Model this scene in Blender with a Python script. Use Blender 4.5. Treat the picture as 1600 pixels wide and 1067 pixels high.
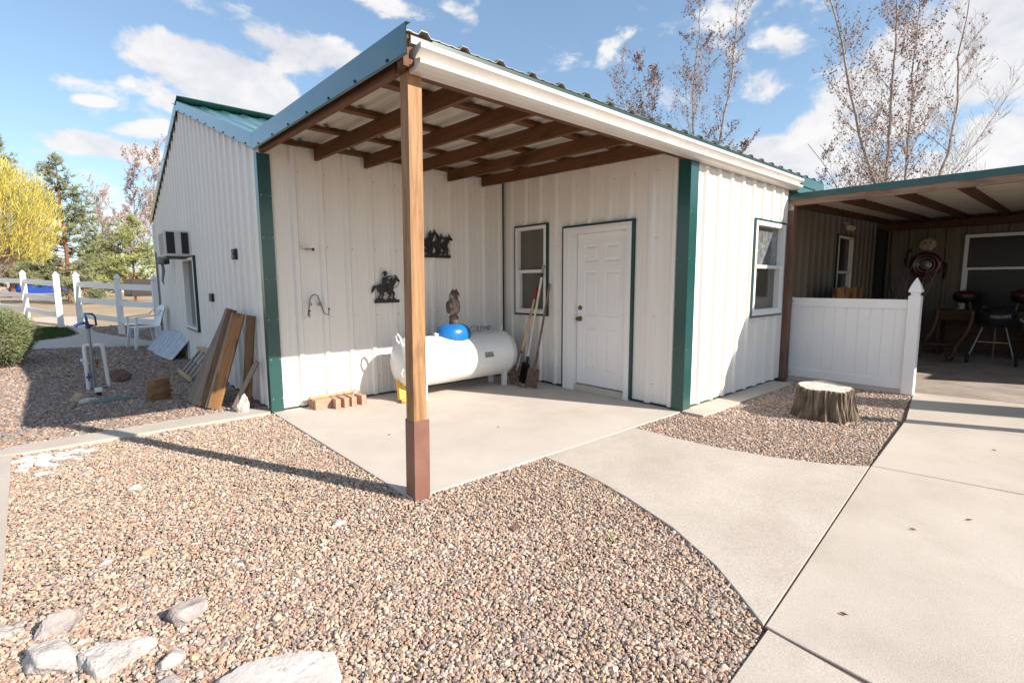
import bpy, math, random
import numpy as np
from mathutils import Vector, Matrix
random.seed(7); RNG=np.random.default_rng(11)
for o in list(bpy.data.objects): bpy.data.objects.remove(o)
S=bpy.context.scene; COL=S.collection; PI=math.pi; rad=math.radians

# ------------------------------------------------------------------ camera
CF=Vector((0.65589605,0.74583449,-0.11632409)); CR=Vector((0.75058303,-0.66076136,-0.00442015)); CU=Vector((0.08015917,0.08441173,0.99320147))
CP=Vector((-1.6519,-5.9954,1.4477))
cd=bpy.data.cameras.new('camera'); cam=bpy.data.objects.new('camera',cd); COL.objects.link(cam)
cam.matrix_world=Matrix(((CR.x,CU.x,-CF.x,CP.x),(CR.y,CU.y,-CF.y,CP.y),(CR.z,CU.z,-CF.z,CP.z),(0,0,0,1)))
cd.sensor_width=36; cd.lens=783.07/1600*36; cd.clip_start=0.05; cd.clip_end=3000
S.camera=cam

# ------------------------------------------------------------------ light, sky, exposure
SUN_EL=rad(31.0); SH=Vector((0.423,-0.906)).normalized()
sd=Vector((SH.x*math.cos(SUN_EL),SH.y*math.cos(SUN_EL),math.sin(SUN_EL)))
ld=bpy.data.lights.new('sun','SUN'); ld.energy=4.6; ld.angle=rad(0.5); ld.color=(1.0,0.92,0.82)
sun=bpy.data.objects.new('sun',ld); COL.objects.link(sun); sun.rotation_euler=(-sd).to_track_quat('-Z','Y').to_euler()
S.view_settings.view_transform='Standard'; S.view_settings.look='None'; S.view_settings.gamma=1; S.view_settings.exposure=0.86
S.render.engine='CYCLES'

def NT(nt):
    class N: pass
    n=N(); n.t=nt
    def new(ty,**k):
        x=nt.nodes.new(ty)
        for a,b in k.items():
            if a.startswith('i_'): x.inputs[a[2:].replace('_',' ')].default_value=b
            else: setattr(x,a,b)
        return x
    n.new=new
    n.link=lambda a,b: nt.links.new(a,b)
    def math_(op,a,b=None,c=None,clamp=False):
        m=nt.nodes.new('ShaderNodeMath'); m.operation=op; m.use_clamp=clamp
        for i,v in enumerate((a,b,c)):
            if v is None: continue
            if isinstance(v,(int,float)): m.inputs[i].default_value=v
            else: nt.links.new(v,m.inputs[i])
        return m.outputs[0]
    n.m=math_
    return n
def px_dir(x,y):
    d=CF*783.07+CR*(x-800)-CU*(y-533.5); return d.normalized()
W_=bpy.data.worlds.new('World'); S.world=W_; W_.use_nodes=True
n=NT(W_.node_tree); W_.node_tree.nodes.clear()
sky=n.new('ShaderNodeTexSky',sky_type='NISHITA',sun_disc=False); sky.sun_elevation=SUN_EL; sky.sun_rotation=math.atan2(SH.x,SH.y); sky.altitude=800; sky.air_density=1.1; sky.dust_density=0.6; sky.ozone_density=1.6
tc=n.new('ShaderNodeTexCoord'); nrm=n.new('ShaderNodeVectorMath',operation='NORMALIZE'); n.link(tc.outputs['Generated'],nrm.inputs[0]); D_=nrm.outputs[0]
noi=n.new('ShaderNodeTexNoise',i_Scale=9.0,i_Detail=10.0,i_Roughness=0.6,i_Distortion=0.25); mp=n.new('ShaderNodeMapping'); mp.inputs['Scale'].default_value=(1,1,1.7); n.link(D_,mp.inputs[0]); n.link(mp.outputs[0],noi.inputs['Vector'])
noi2=n.new('ShaderNodeTexNoise',i_Scale=3.2,i_Detail=3.0,i_Roughness=0.5); n.link(mp.outputs[0],noi2.inputs['Vector'])
# clouds: centre (direction), half extents in radians, tilt, density
CL=[(335,118,118,50,18,1.0),(415,150,60,40,30,.9),(245,138,50,16,10,.45),(475,80,100,36,14,.85),(520,92,50,26,20,.8),(300,165,60,18,10,.7),(620,14,62,17,8,.5),(715,18,48,16,30,.45),(735,62,26,20,55,.3),
    (165,228,92,20,11,.85),(235,248,50,16,8,.7),(222,204,56,15,-5,.75),(145,158,34,9,6,.6),
    (1480,130,170,100,20,.75),(1570,50,130,80,-5,1.0),(1370,160,110,60,10,.5),(1580,230,110,90,0,.7),(1230,75,60,24,15,.5),(1190,128,34,30,0,.4),(1215,250,90,45,0,.8),(1150,95,50,16,30,.35),(1060,160,60,30,60,.35),(1270,215,60,40,20,.6),(1400,270,200,45,0,.65),(1010,60,60,14,20,.2)]
acc=None
for (x,y,rx,ry,ang,dn) in CL:
    c=px_dir(x,y); e=1.0
    u=(px_dir(x+5,y)-px_dir(x-5,y)); ku=u.length/10; v=(px_dir(x,y+5)-px_dir(x,y-5)); kv=v.length/10
    u.normalize(); v=(v-u*v.dot(u)).normalized(); a=rad(ang); uu=u*math.cos(a)+v*math.sin(a); vv=-u*math.sin(a)+v*math.cos(a)
    uu=uu/(rx*ku*1.25); vv=vv/(ry*kv*1.25)
    def dot(vec):
        q=n.new('ShaderNodeVectorMath',operation='DOT_PRODUCT'); n.link(D_,q.inputs[0]); q.inputs[1].default_value=vec; return n.m('SUBTRACT',q.outputs['Value'],c.dot(vec))
    du=dot(uu); dv=dot(vv)
    r2=n.m('ADD',n.m('MULTIPLY',du,du),n.m('MULTIPLY',dv,dv))
    dd=n.new('ShaderNodeVectorMath',operation='DOT_PRODUCT'); n.link(D_,dd.inputs[0]); dd.inputs[1].default_value=c
    front=n.m('GREATER_THAN',dd.outputs['Value'],0.3)
    f=n.m('MULTIPLY',n.m('MULTIPLY',n.m('SUBTRACT',1.0,r2),dn),front)
    acc=f if acc is None else n.m('MAXIMUM',acc,f)
# general cover away from the framed part of the sky
dd=n.new('ShaderNodeVectorMath',operation='DOT_PRODUCT'); n.link(D_,dd.inputs[0]); dd.inputs[1].default_value=CF
away=n.m('MULTIPLY',n.m('SUBTRACT',0.45,dd.outputs['Value']),1.2,clamp=True)
gen=n.m('MULTIPLY',n.m('SUBTRACT',noi2.outputs['Fac'],0.50),n.m('MULTIPLY',away,4.0))
acc=n.m('MAXIMUM',acc,gen)
dens=n.m('ADD',acc,n.m('MULTIPLY',n.m('SUBTRACT',noi.outputs['Fac'],0.53),2.8))
mr=n.new('ShaderNodeMapRange',interpolation_type='SMOOTHSTEP'); mr.inputs['From Min'].default_value=0.02; mr.inputs['From Max'].default_value=0.5; mr.inputs['To Max'].default_value=0.95; n.link(dens,mr.inputs['Value'])
ramp=n.new('ShaderNodeMixRGB'); ramp.inputs[1].default_value=(3.7,3.85,4.3,1); ramp.inputs[2].default_value=(5.5,5.4,5.35,1)
cs=n.new('ShaderNodeMapRange'); cs.inputs['From Min'].default_value=.38; cs.inputs['From Max'].default_value=.58; n.link(n.m('ADD',n.m('MULTIPLY',noi.outputs['Fac'],.6),n.m('MULTIPLY',noi2.outputs['Fac'],.4)),cs.inputs['Value']); n.link(cs.outputs[0],ramp.inputs[0])
mix=n.new('ShaderNodeMixRGB'); n.link(mr.outputs[0],mix.inputs[0])
gm=n.new('ShaderNodeGamma'); gm.inputs['Gamma'].default_value=.75; n.link(sky.outputs[0],gm.inputs[0])
skb=n.new('ShaderNodeMixRGB',blend_type='MULTIPLY'); skb.inputs[0].default_value=1; skb.inputs[2].default_value=(1.34,1.50,1.60,1); n.link(gm.outputs[0],skb.inputs[1])
n.link(skb.outputs[0],mix.inputs[1]); n.link(ramp.outputs[0],mix.inputs[2])
bg=n.new('ShaderNodeBackground',i_Strength=0.10); n.link(mix.outputs[0],bg.inputs[0]); wo=n.new('ShaderNodeOutputWorld'); n.link(bg.outputs[0],wo.inputs[0])

# ------------------------------------------------------------------ materials
def mat(name,c1,c2=None,rough=.6,scale=8,detail=4,bump=0,bscale=None,metal=0,spec=.5,stretch=(1,1,1),coat=0,attr=False,lo=.35,hi=.65,bdist=.01,stain=None,speck=None):
    m=bpy.data.materials.new(name); m.use_nodes=True; nt=m.node_tree; b=nt.nodes['Principled BSDF']; k=NT(nt)
    b.inputs['Roughness'].default_value=rough; b.inputs['Metallic'].default_value=metal; b.inputs['Specular IOR Level'].default_value=spec; b.inputs['Coat Weight'].default_value=coat; b.inputs['Coat Roughness'].default_value=.1
    t=k.new('ShaderNodeTexCoord'); mp=k.new('ShaderNodeMapping'); mp.inputs['Scale'].default_value=stretch; k.link(t.outputs['Object'],mp.inputs[0])
    no=k.new('ShaderNodeTexNoise',i_Scale=scale,i_Detail=detail,i_Roughness=.6); k.link(mp.outputs[0],no.inputs['Vector'])
    c2=c2 or tuple(x*.82 for x in c1)
    r=k.new('ShaderNodeMapRange'); r.inputs['From Min'].default_value=lo; r.inputs['From Max'].default_value=hi; k.link(no.outputs['Fac'],r.inputs['Value'])
    mx=k.new('ShaderNodeMixRGB'); mx.inputs[1].default_value=(*c1,1); mx.inputs[2].default_value=(*c2,1); k.link(r.outputs[0],mx.inputs[0]); out=mx.outputs[0]
    if stain:
        n2=k.new('ShaderNodeTexNoise',i_Scale=stain[1],i_Detail=6,i_Roughness=.65); k.link(mp.outputs[0],n2.inputs['Vector'])
        r2=k.new('ShaderNodeMapRange'); r2.inputs['From Min'].default_value=stain[2]; r2.inputs['From Max'].default_value=stain[3]; r2.inputs['To Max'].default_value=stain[4]; k.link(n2.outputs['Fac'],r2.inputs['Value'])
        m2=k.new('ShaderNodeMixRGB'); k.link(out,m2.inputs[1]); m2.inputs[2].default_value=(*stain[0],1); k.link(r2.outputs[0],m2.inputs[0]); out=m2.outputs[0]
    if speck:
        n3=k.new('ShaderNodeTexNoise',i_Scale=speck[0],i_Detail=3,i_Roughness=.7); k.link(t.outputs['Object'],n3.inputs['Vector']); r3=k.new('ShaderNodeMapRange'); r3.inputs['From Min'].default_value=.42; r3.inputs['From Max'].default_value=.70; r3.inputs['To Min'].default_value=1.04; r3.inputs['To Max'].default_value=1-speck[1]; k.link(n3.outputs['Fac'],r3.inputs['Value'])
        m5=k.new('ShaderNodeVectorMath',operation='SCALE'); k.link(out,m5.inputs[0]); k.link(r3.outputs[0],m5.inputs['Scale']); out=m5.outputs[0]
    if attr:
        a=k.new('ShaderNodeAttribute',attribute_name='tint'); m3=k.new('ShaderNodeMixRGB',blend_type='MULTIPLY'); m3.inputs[0].default_value=1; k.link(out,m3.inputs[1]); k.link(a.outputs['Color'],m3.inputs[2]); out=m3.outputs[0]
    k.link(out,b.inputs['Base Color'])
    if bump:
        n4=k.new('ShaderNodeTexNoise',i_Scale=bscale or scale*4,i_Detail=5,i_Roughness=.6); k.link(mp.outputs[0],n4.inputs['Vector'])
        bp=k.new('ShaderNodeBump'); bp.inputs['Strength'].default_value=bump; bp.inputs['Distance'].default_value=bdist; k.link(n4.outputs['Fac'],bp.inputs['Height']); k.link(bp.outputs[0],b.inputs['Normal'])
    return m
def wood(name,c1,c2,axis,rough=.65,knots=True,sc=1.0,spec=.3,dark=None,kn=(9,2.2,.55,.75,.75)):
    m=bpy.data.materials.new(name); m.use_nodes=True; nt=m.node_tree; b=nt.nodes['Principled BSDF']; k=NT(nt); b.inputs['Roughness'].default_value=rough; b.inputs['Specular IOR Level'].default_value=spec
    t=k.new('ShaderNodeTexCoord'); mp=k.new('ShaderNodeMapping'); s=[34*sc]*3; s[axis]=1.6*sc; mp.inputs['Scale'].default_value=s; k.link(t.outputs['Object'],mp.inputs[0])
    no=k.new('ShaderNodeTexNoise',i_Scale=1,i_Detail=7,i_Roughness=.7,i_Distortion=.6); k.link(mp.outputs[0],no.inputs['Vector'])
    r=k.new('ShaderNodeValToRGB'); r.color_ramp.elements[0].position=.3; r.color_ramp.elements[0].color=(*c2,1); r.color_ramp.elements[1].position=.68; r.color_ramp.elements[1].color=(*c1,1); k.link(no.outputs['Fac'],r.inputs[0]); out=r.outputs[0]
    mp2=k.new('ShaderNodeMapping'); s2=[kn[0]*sc]*3; s2[axis]=kn[1]*sc; mp2.inputs['Scale'].default_value=s2; k.link(t.outputs['Object'],mp2.inputs[0])
    n2=k.new('ShaderNodeTexNoise',i_Scale=1,i_Detail=3); k.link(mp2.outputs[0],n2.inputs['Vector']); r2=k.new('ShaderNodeMapRange'); r2.inputs['From Min'].default_value=kn[2]; r2.inputs['From Max'].default_value=kn[3]; r2.inputs['To Max'].default_value=kn[4]; k.link(n2.outputs['Fac'],r2.inputs['Value'])
    m2=k.new('ShaderNodeMixRGB'); k.link(out,m2.inputs[1]); m2.inputs[2].default_value=(*(dark or tuple(x*.35 for x in c2)),1); k.link(r2.outputs[0],m2.inputs[0])
    k.link(m2.outputs[0],b.inputs['Base Color'])
    bp=k.new('ShaderNodeBump'); bp.inputs['Strength'].default_value=.5; bp.inputs['Distance'].default_value=.004; k.link(no.outputs['Fac'],bp.inputs['Height']); k.link(bp.outputs[0],b.inputs['Normal'])
    return m
M={}
M['wall']=mat('white_metal_panel',(.79,.745,.69),(.765,.715,.66),rough=.42,scale=.9,detail=4,stretch=(1,1,.3),stain=((.50,.43,.36),1.6,.62,.88,.25),bump=.03,bscale=2,bdist=.02)
M['wallc']=mat('shade_darkened_panel',(.17,.135,.10),(.13,.105,.078),rough=.6,scale=1.5,detail=6,stretch=(1,1,.35),stain=((.25,.2,.15),3,.55,.8,.4))  # wall colour darkened to carry the shade under the carport roof
M['green']=mat('green_painted_steel',(.013,.072,.065),(.011,.062,.056),rough=.3,scale=3,coat=.25)
M['dgreen']=mat('dark_green_trim',(.008,.045,.036),rough=.35,scale=3)
M['blue']=mat('teal_fascia_steel',(.022,.12,.155),(.018,.10,.135),rough=.28,scale=1.5,coat=.5,bump=.12,bscale=1.2,bdist=.03,spec=.7)
M['white']=mat('white_vinyl',(.80,.775,.76),(.77,.74,.72),rough=.35,scale=2)
M['gutter']=mat('white_gutter_aluminium',(.72,.69,.65),(.66,.62,.58),rough=.3,scale=3)
M['rsheet']=mat('roof_sheet_underside',(.56,.52,.46),(.46,.42,.36),rough=.45,scale=3,stretch=(4,.6,4))
M['groof']=mat('green_roof_sheet',(.09,.22,.21),rough=.22,scale=2,coat=.6)
M['rroof']=mat('grey_green_roof_sheet',(.15,.17,.15),(.10,.12,.11),rough=.4,scale=3)
M['woodx']=wood('stained_timber_x',(.155,.068,.026),(.075,.030,.011),0)
M['woody']=wood('stained_timber_y',(.165,.072,.028),(.08,.032,.012),1)
M['woodz']=wood('stained_post_timber',(.44,.25,.125),(.19,.09,.035),2,sc=1.2)
M['greyw']=wood('weathered_fascia_timber',(.30,.19,.13),(.17,.10,.065),1)
M['greywz']=wood('weathered_post_timber',(.22,.13,.085),(.10,.055,.035),2)
M['dbeam']=wood('dark_timber',(.11,.048,.025),(.055,.022,.012),0)
M['sleeve']=mat('brown_post_sleeve',(.24,.12,.085),(.19,.09,.065),rough=.45,scale=6,stain=((.4,.25,.2),12,.62,.75,.5))
M['conc']=mat('concrete',(.55,.48,.405),(.485,.42,.35),rough=.88,scale=1.3,detail=9,bump=.4,bscale=140,bdist=.003,stain=((.36,.30,.235),2.1,.50,.80,.5),speck=(150,.22))
M['concp']=mat('shade_darkened_concrete',(.42,.36,.30),(.31,.26,.215),rough=.85,scale=1.3,detail=9,bump=.3,bscale=140,bdist=.003,stain=((.22,.17,.13),2.6,.48,.75,.6),speck=(150,.2))  # darker copy of the drive concrete, carport shade put into its colour
M['conc2']=mat('concrete_broomed',(.575,.505,.43),(.51,.445,.375),rough=.9,scale=2.2,detail=8,bump=.5,bscale=190,bdist=.003,stain=((.38,.31,.25),1.7,.48,.78,.5),speck=(120,.30))
M['slab']=mat('smooth_slab_concrete',(.60,.535,.47),(.52,.46,.40),rough=.75,scale=1.1,detail=8,bump=.15,bscale=120,bdist=.002,stain=((.41,.35,.28),1.5,.50,.80,.5),speck=(170,.12))
M['joint']=mat('joint_dirt',(.16,.10,.075),rough=.95,scale=40)
M['soil']=mat('gravel_soil',(.27,.20,.155),(.15,.11,.085),rough=1,scale=30,bump=.6,bscale=60)
M['field']=mat('dry_field',(.44,.32,.20),(.34,.245,.15),rough=1,scale=.5,detail=8,bump=.4,bscale=8,stain=((.20,.19,.09),.15,.5,.65,.6))
M['grass']=mat('lawn_grass',(.07,.115,.022),(.045,.08,.015),rough=.9,scale=12)
M['pebble']=mat('gravel_stone',(1,1,1),(.78,.76,.74),rough=.75,scale=60,detail=3,attr=True,bump=.2,bscale=150,bdist=.002)
M['rockw']=mat('pale_limestone',(.56,.51,.46),(.36,.31,.29),rough=.9,scale=7,detail=8,bump=1,bscale=30,bdist=.02,lo=.42,hi=.75,stain=((.33,.28,.27),20,.54,.66,.7))
M['rockg']=mat('grey_rock',(.42,.37,.34),(.26,.22,.21),rough=.9,scale=9,detail=8,bump=.8,bscale=24,bdist=.02)
M['rockb']=mat('brown_rock',(.20,.12,.09),(.12,.07,.055),rough=.9,scale=9,detail=8,bump=.8,bscale=24,bdist=.02)
M['rockt']=mat('tan_rock',(.50,.36,.24),(.36,.24,.16),rough=.9,scale=9,detail=8,bump=.8,bscale=24,bdist=.02)
def glass(name,base,rough=.04,dust=0,dc=(.3,.3,.3)):
    m=mat(name,base,tuple(x*.93 for x in base),rough=rough,scale=1.5,spec=.6)
    b=m.node_tree.nodes['Principled BSDF']; b.inputs['IOR'].default_value=1.6
    if dust:
        k=NT(m.node_tree); no=k.new('ShaderNodeTexNoise',i_Scale=14,i_Detail=9,i_Roughness=.75,i_Distortion=1.0); t=k.new('ShaderNodeTexCoord'); k.link(t.outputs['Object'],no.inputs['Vector'])
        r=k.new('ShaderNodeMapRange'); r.inputs['From Min'].default_value=.4; r.inputs['From Max'].default_value=.8; r.inputs['To Min'].default_value=.1; r.inputs['To Max'].default_value=dust; k.link(no.outputs['Fac'],r.inputs['Value'])
        mx=k.new('ShaderNodeMixRGB'); mx.inputs[1].default_value=(*base,1); mx.inputs[2].default_value=(*dc,1); k.link(r.outputs[0],mx.inputs[0]); k.link(mx.outputs[0],b.inputs['Base Color'])
    return m
M['glass']=glass('dark_window_glass',(.10,.085,.068),.08); M['glassr']=glass('clear_reflecting_glass',(.02,.02,.02),.02); M['glassd']=glass('dusty_window_glass',(.06,.065,.065),.12,.9,(.42,.44,.44)); M['glassk']=glass('shaded_window_glass',(.018,.013,.011),.25); M['glassk'].node_tree.nodes['Principled BSDF'].inputs['Specular IOR Level'].default_value=.15
M['black']=mat('black_metal',(.012,.010,.010),rough=.5,scale=20); M['blackg']=mat('black_enamel',(.012,.012,.014),rough=.18,scale=20,coat=.5)
M['tank']=mat('white_tank_paint',(.78,.76,.73),(.72,.69,.65),rough=.32,scale=2,stain=((.5,.42,.35),4,.62,.85,.3))
M['bluep']=mat('blue_plastic',(.012,.17,.50),(.010,.14,.44),rough=.25,scale=4,coat=.3)
M['brick']=mat('orange_brick',(.52,.31,.22),(.41,.23,.155),rough=.9,scale=25,bump=.5,bscale=90,bdist=.003)
M['yellow']=mat('yellow_foam_block',(.75,.44,.08),(.62,.33,.05),rough=.8,scale=10,stain=((.08,.05,.02),16,.66,.70,.9))
M['brass']=mat('aged_brass',(.20,.13,.05),rough=.3,metal=1,scale=20)
M['rust']=mat('rusty_steel',(.17,.10,.07),(.08,.05,.04),rough=.7,scale=14,stain=((.32,.20,.12),20,.5,.65,.6))
M['handle']=wood('ash_handle',(.66,.45,.24),(.48,.30,.15),2,sc=1.5); M['whandle']=mat('cream_handle',(.76,.70,.56),rough=.5,scale=10); M['ghandle']=wood('grey_handle',(.26,.19,.15),(.15,.10,.08),2,sc=1.5)
M['red']=mat('red_rubber',(.35,.02,.015),rough=.5,scale=10); M['dred']=mat('dark_red_enamel',(.085,.010,.012),rough=.25,scale=10,coat=.4)
M['owl']=mat('owl_feather_brown',(.36,.27,.22),(.06,.045,.04),rough=.8,scale=26,detail=5,bump=.5,bscale=60,stretch=(1,1,.5))
M['owlh']=mat('owl_head_brown',(.12,.07,.05),(.05,.03,.025),rough=.8,scale=30); M['pale']=mat('pale_bone',(.50,.44,.34),(.38,.32,.24),rough=.7,scale=10)
M['bark']=mat('stump_bark',(.27,.20,.14),(.075,.052,.035),rough=.95,scale=16,detail=8,bump=1,bscale=30,bdist=.03,stretch=(1,1,.22))
M['stumpt']=mat('stump_cut_wood',(.70,.62,.53),(.48,.40,.32),rough=.85,scale=14,detail=6,bump=.4,bscale=40)
M['plastic']=mat('white_plastic',(.74,.74,.76),rough=.4,scale=3); M['pvc']=mat('pvc_pipe',(.72,.71,.69),(.62,.60,.57),rough=.45,scale=8)
M['galv']=mat('galvanised_steel',(.34,.35,.36),(.24,.25,.26),rough=.45,metal=.7,scale=14); M['dblue']=mat('blue_cast_handle',(.008,.04,.17),rough=.4,scale=10)
M['gcover']=mat('green_valve_cover',(.13,.21,.17),rough=.7,scale=10); M['grey']=mat('grey_plastic',(.20,.20,.21),rough=.5,scale=10)
M['board1']=wood('golden_plywood',(.42,.22,.085),(.22,.10,.035),2,sc=.9,dark=(.04,.025,.014),kn=(7,3.2,.50,.62,.85)); M['board2']=wood('dark_weathered_board',(.23,.13,.06),(.10,.055,.028),2,sc=.8,dark=(.03,.02,.012),kn=(8,2.5,.48,.60,.8)); M['board3']=wood('grey_weathered_board',(.36,.28,.23),(.19,.13,.10),2,sc=.8)
M['blockw']=wood('cedar_block',(.33,.17,.085),(.17,.08,.04),0,sc=1)
M['trunkp']=mat('pine_bark',(.26,.115,.06),(.16,.07,.04),rough=.95,scale=12); M['aspen']=mat('aspen_bark',(.44,.37,.33),(.24,.19,.165),rough=.9,scale=5,detail=6,stretch=(1,1,.5)); M['twig']=mat('twig_bark',(.30,.235,.20),(.20,.15,.125),rough=.9,scale=5)
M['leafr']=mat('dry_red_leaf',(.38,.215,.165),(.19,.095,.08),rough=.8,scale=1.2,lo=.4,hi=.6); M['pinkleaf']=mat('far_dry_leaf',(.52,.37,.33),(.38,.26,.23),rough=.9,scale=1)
def leafmat(name,a,b,scale=.9,tr=.25):
    m=mat(name,a,b,rough=.8,scale=scale,detail=3,spec=.15); bs=m.node_tree.nodes['Principled BSDF']
    if 'Transmission Weight' in bs.inputs: pass
    bs.inputs['Subsurface Weight'].default_value=0
    return m
M['needle']=leafmat('pine_needle',(.27,.28,.15),(.15,.17,.085)); M['needle2']=leafmat('yellow_green_needle',(.36,.37,.13),(.20,.23,.075)); M['needle3']=leafmat('olive_needle',(.38,.34,.14),(.20,.20,.08))
M['willow']=leafmat('yellow_willow_twig',(.66,.53,.11),(.34,.31,.09),1.6); M['bushl']=leafmat('juniper_sprig',(.27,.29,.135),(.155,.185,.085),3)
M['carb']=mat('blue_car_paint',(.01,.06,.36),rough=.25,scale=3,coat=.6); M['tyre']=mat('tyre_rubber',(.015,.015,.015),rough=.8,scale=10); M['trail']=mat('dark_trailer_paint',(.03,.018,.018),rough=.6,scale=5)
M['tan']=wood('bent_wood',(.13,.065,.028),(.07,.032,.014),2); M['desk']=wood('desk_timber',(.10,.05,.03),(.05,.026,.016),1); M['dirt']=mat('dead_leaf',(.22,.11,.05),rough=.9,scale=20)
M['lattice']=mat('grey_white_mesh_panel',(.52,.55,.60),rough=.6,scale=6); M['farb']=mat('pale_shed',(.62,.58,.54),rough=.8,scale=2); M['insul']=mat('ac_cream',(.66,.63,.59),rough=.5,scale=4)

# ------------------------------------------------------------------ mesh builder
class MB:
    def __init__(s): s.v=[]; s.f=[]; s.mi=[]; s.sm=[]
    def add(s,vs,fs,mi=0,smooth=False):
        b=len(s.v); s.v+= [tuple(x) for x in vs]; s.f+=[tuple(b+i for i in f) for f in fs]; s.mi+=[mi]*len(fs); s.sm+=[smooth]*len(fs); return s
    def box(s,x0,x1,y0,y1,z0,z1,mi=0,bev=0):
        if bev>0:
            xs=(min(x0,x1),max(x0,x1));ys=(min(y0,y1),max(y0,y1));zs=(min(z0,z1),max(z0,z1));b=bev
            vs=[];idx={}
            for i in (0,1):
                for j in (0,1):
                    for k in (0,1):
                        sx=(1,-1)[i];sy=(1,-1)[j];sz=(1,-1)[k];c=(xs[i],ys[j],zs[k])
                        for a in range(3):
                            p=list(c)
                            if a!=0:p[0]+=sx*b
                            if a!=1:p[1]+=sy*b
                            if a!=2:p[2]+=sz*b
                            idx[(i,j,k,a)]=len(vs);vs.append(p)
            fs=[]
            for i in (0,1): fs.append([idx[(i,j,k,0)] for j,k in ((0,0),(1,0),(1,1),(0,1))][::(1 if i else -1)])
            for j in (0,1): fs.append([idx[(i,j,k,1)] for i,k in ((0,0),(0,1),(1,1),(1,0))][::(1 if j else -1)])
            for k in (0,1): fs.append([idx[(i,j,k,2)] for i,j in ((0,0),(1,0),(1,1),(0,1))][::(1 if k else -1)])
            for i in (0,1):
                for j in (0,1): fs.append([idx[(i,j,0,0)],idx[(i,j,1,0)],idx[(i,j,1,1)],idx[(i,j,0,1)]][::(1 if (i==j) else -1)])
                for k in (0,1): fs.append([idx[(i,0,k,0)],idx[(i,1,k,0)],idx[(i,1,k,2)],idx[(i,0,k,2)]][::(-1 if (i==k) else 1)])
            for j in (0,1):
                for k in (0,1): fs.append([idx[(0,j,k,1)],idx[(1,j,k,1)],idx[(1,j,k,2)],idx[(0,j,k,2)]][::(1 if (j==k) else -1)])
            for i in (0,1):
                for j in (0,1):
                    for k in (0,1): fs.append([idx[(i,j,k,a)] for a in range(3)][::(1 if (i+j+k)%2 else -1)])
            return s.add(vs,fs,mi)
        vs=[(x,y,z) for x in (x0,x1) for y in (y0,y1) for z in (z0,z1)]
        return s.add(vs,[(0,1,3,2),(4,6,7,5),(0,4,5,1),(2,3,7,6),(0,2,6,4),(1,5,7,3)],mi)
    def bar(s,a,b,w,h,up=(0,0,1),mi=0):
        a=Vector(a);b=Vector(b);d=(b-a).normalized();u=Vector(up);r=d.cross(u)
        if r.length<1e-4: r=d.cross(Vector((1,0,0)))
        r.normalize();u=r.cross(d).normalized();vs=[]
        for p in (a,b):
            for sx,sy in ((-1,-1),(1,-1),(1,1),(-1,1)): vs.append(p+r*(sx*w/2)+u*(sy*h/2))
        return s.add(vs,[(3,2,1,0),(4,5,6,7),(0,1,5,4),(1,2,6,5),(2,3,7,6),(3,0,4,7)],mi)
    def tube(s,pts,rs,n=8,mi=0,cap=True,smooth=True):
        pts=[Vector(p) for p in pts]
        if not hasattr(rs,'__len__'): rs=[rs]*len(pts)
        vs=[];prev=None
        for i,p in enumerate(pts):
            d=(pts[min(i+1,len(pts)-1)]-pts[max(i-1,0)])
            if d.length<1e-9: d=Vector((0,0,1))
            d.normalize()
            if prev is None:
                u=d.orthogonal().normalized()
            else:
                u=(prev-d*prev.dot(d))
                u=u.normalized() if u.length>1e-6 else d.orthogonal().normalized()
            prev=u;w=d.cross(u)
            for k in range(n):
                a=2*PI*k/n;vs.append(p+(u*math.cos(a)+w*math.sin(a))*rs[i])
        fs=[]
        for i in range(len(pts)-1):
            for k in range(n):
                a=i*n+k;b=i*n+(k+1)%n;fs.append((a,b,b+n,a+n))
        s.add(vs,fs,mi,smooth)
        if cap:
            s.add(vs[:n],[tuple(range(n))[::-1]],mi); s.add(vs[-n:],[tuple(range(n))],mi)
        return s
    def lathe(s,prof,c=(0,0,0),n=32,axis='z',mi=0,smooth=True,sx=1,sy=1):
        vs=[];m=len(prof)
        for k in range(n):
            a=2*PI*k/n
            for r,z in prof:
                x=r*math.cos(a)*sx;y=r*math.sin(a)*sy
                p=(x,y,z) if axis=='z' else ((z,x,y) if axis=='x' else (y,z,x))
                vs.append((p[0]+c[0],p[1]+c[1],p[2]+c[2]))
        fs=[]
        for k in range(n):
            for i in range(m-1):
                a=k*m+i;b=((k+1)%n)*m+i;fs.append((a,b,b+1,a+1))
        return s.add(vs,fs,mi,smooth)
    def prism(s,poly,o,u,v,w,t,mi=0):
        o=Vector(o);u=Vector(u);v=Vector(v);w=Vector(w);n=len(poly)
        vs=[o+u*a+v*b for a,b in poly]+[o+u*a+v*b+w*t for a,b in poly]
        return s.add(vs,[tuple(range(n))[::-1],tuple(range(n,2*n))]+[(i,(i+1)%n,(i+1)%n+n,i+n) for i in range(n)],mi)
    def quad(s,a,b,c,d,mi=0): return s.add([a,b,c,d],[(0,1,2,3)],mi)
    def build(s,name,m,parent=None,loc=None):
        me=bpy.data.meshes.new(name); me.from_pydata([tuple(x) for x in s.v],[],s.f)
        ms=m if isinstance(m,(list,tuple)) else [m]
        for x in ms: me.materials.append(M[x] if isinstance(x,str) else x)
        if len(ms)>1: me.polygons.foreach_set('material_index',s.mi)
        me.polygons.foreach_set('use_smooth',s.sm)
        me.update()
        o=bpy.data.objects.new(name,me); COL.objects.link(o)
        if parent: o.parent=parent
        if loc: o.location=loc
        return o
def tag(o,label=None,cat=None,group=None,kind=None):
    if label:o['label']=label
    if cat:o['category']=cat
    if group:o['group']=group
    if kind:o['kind']=kind
    return o
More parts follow.
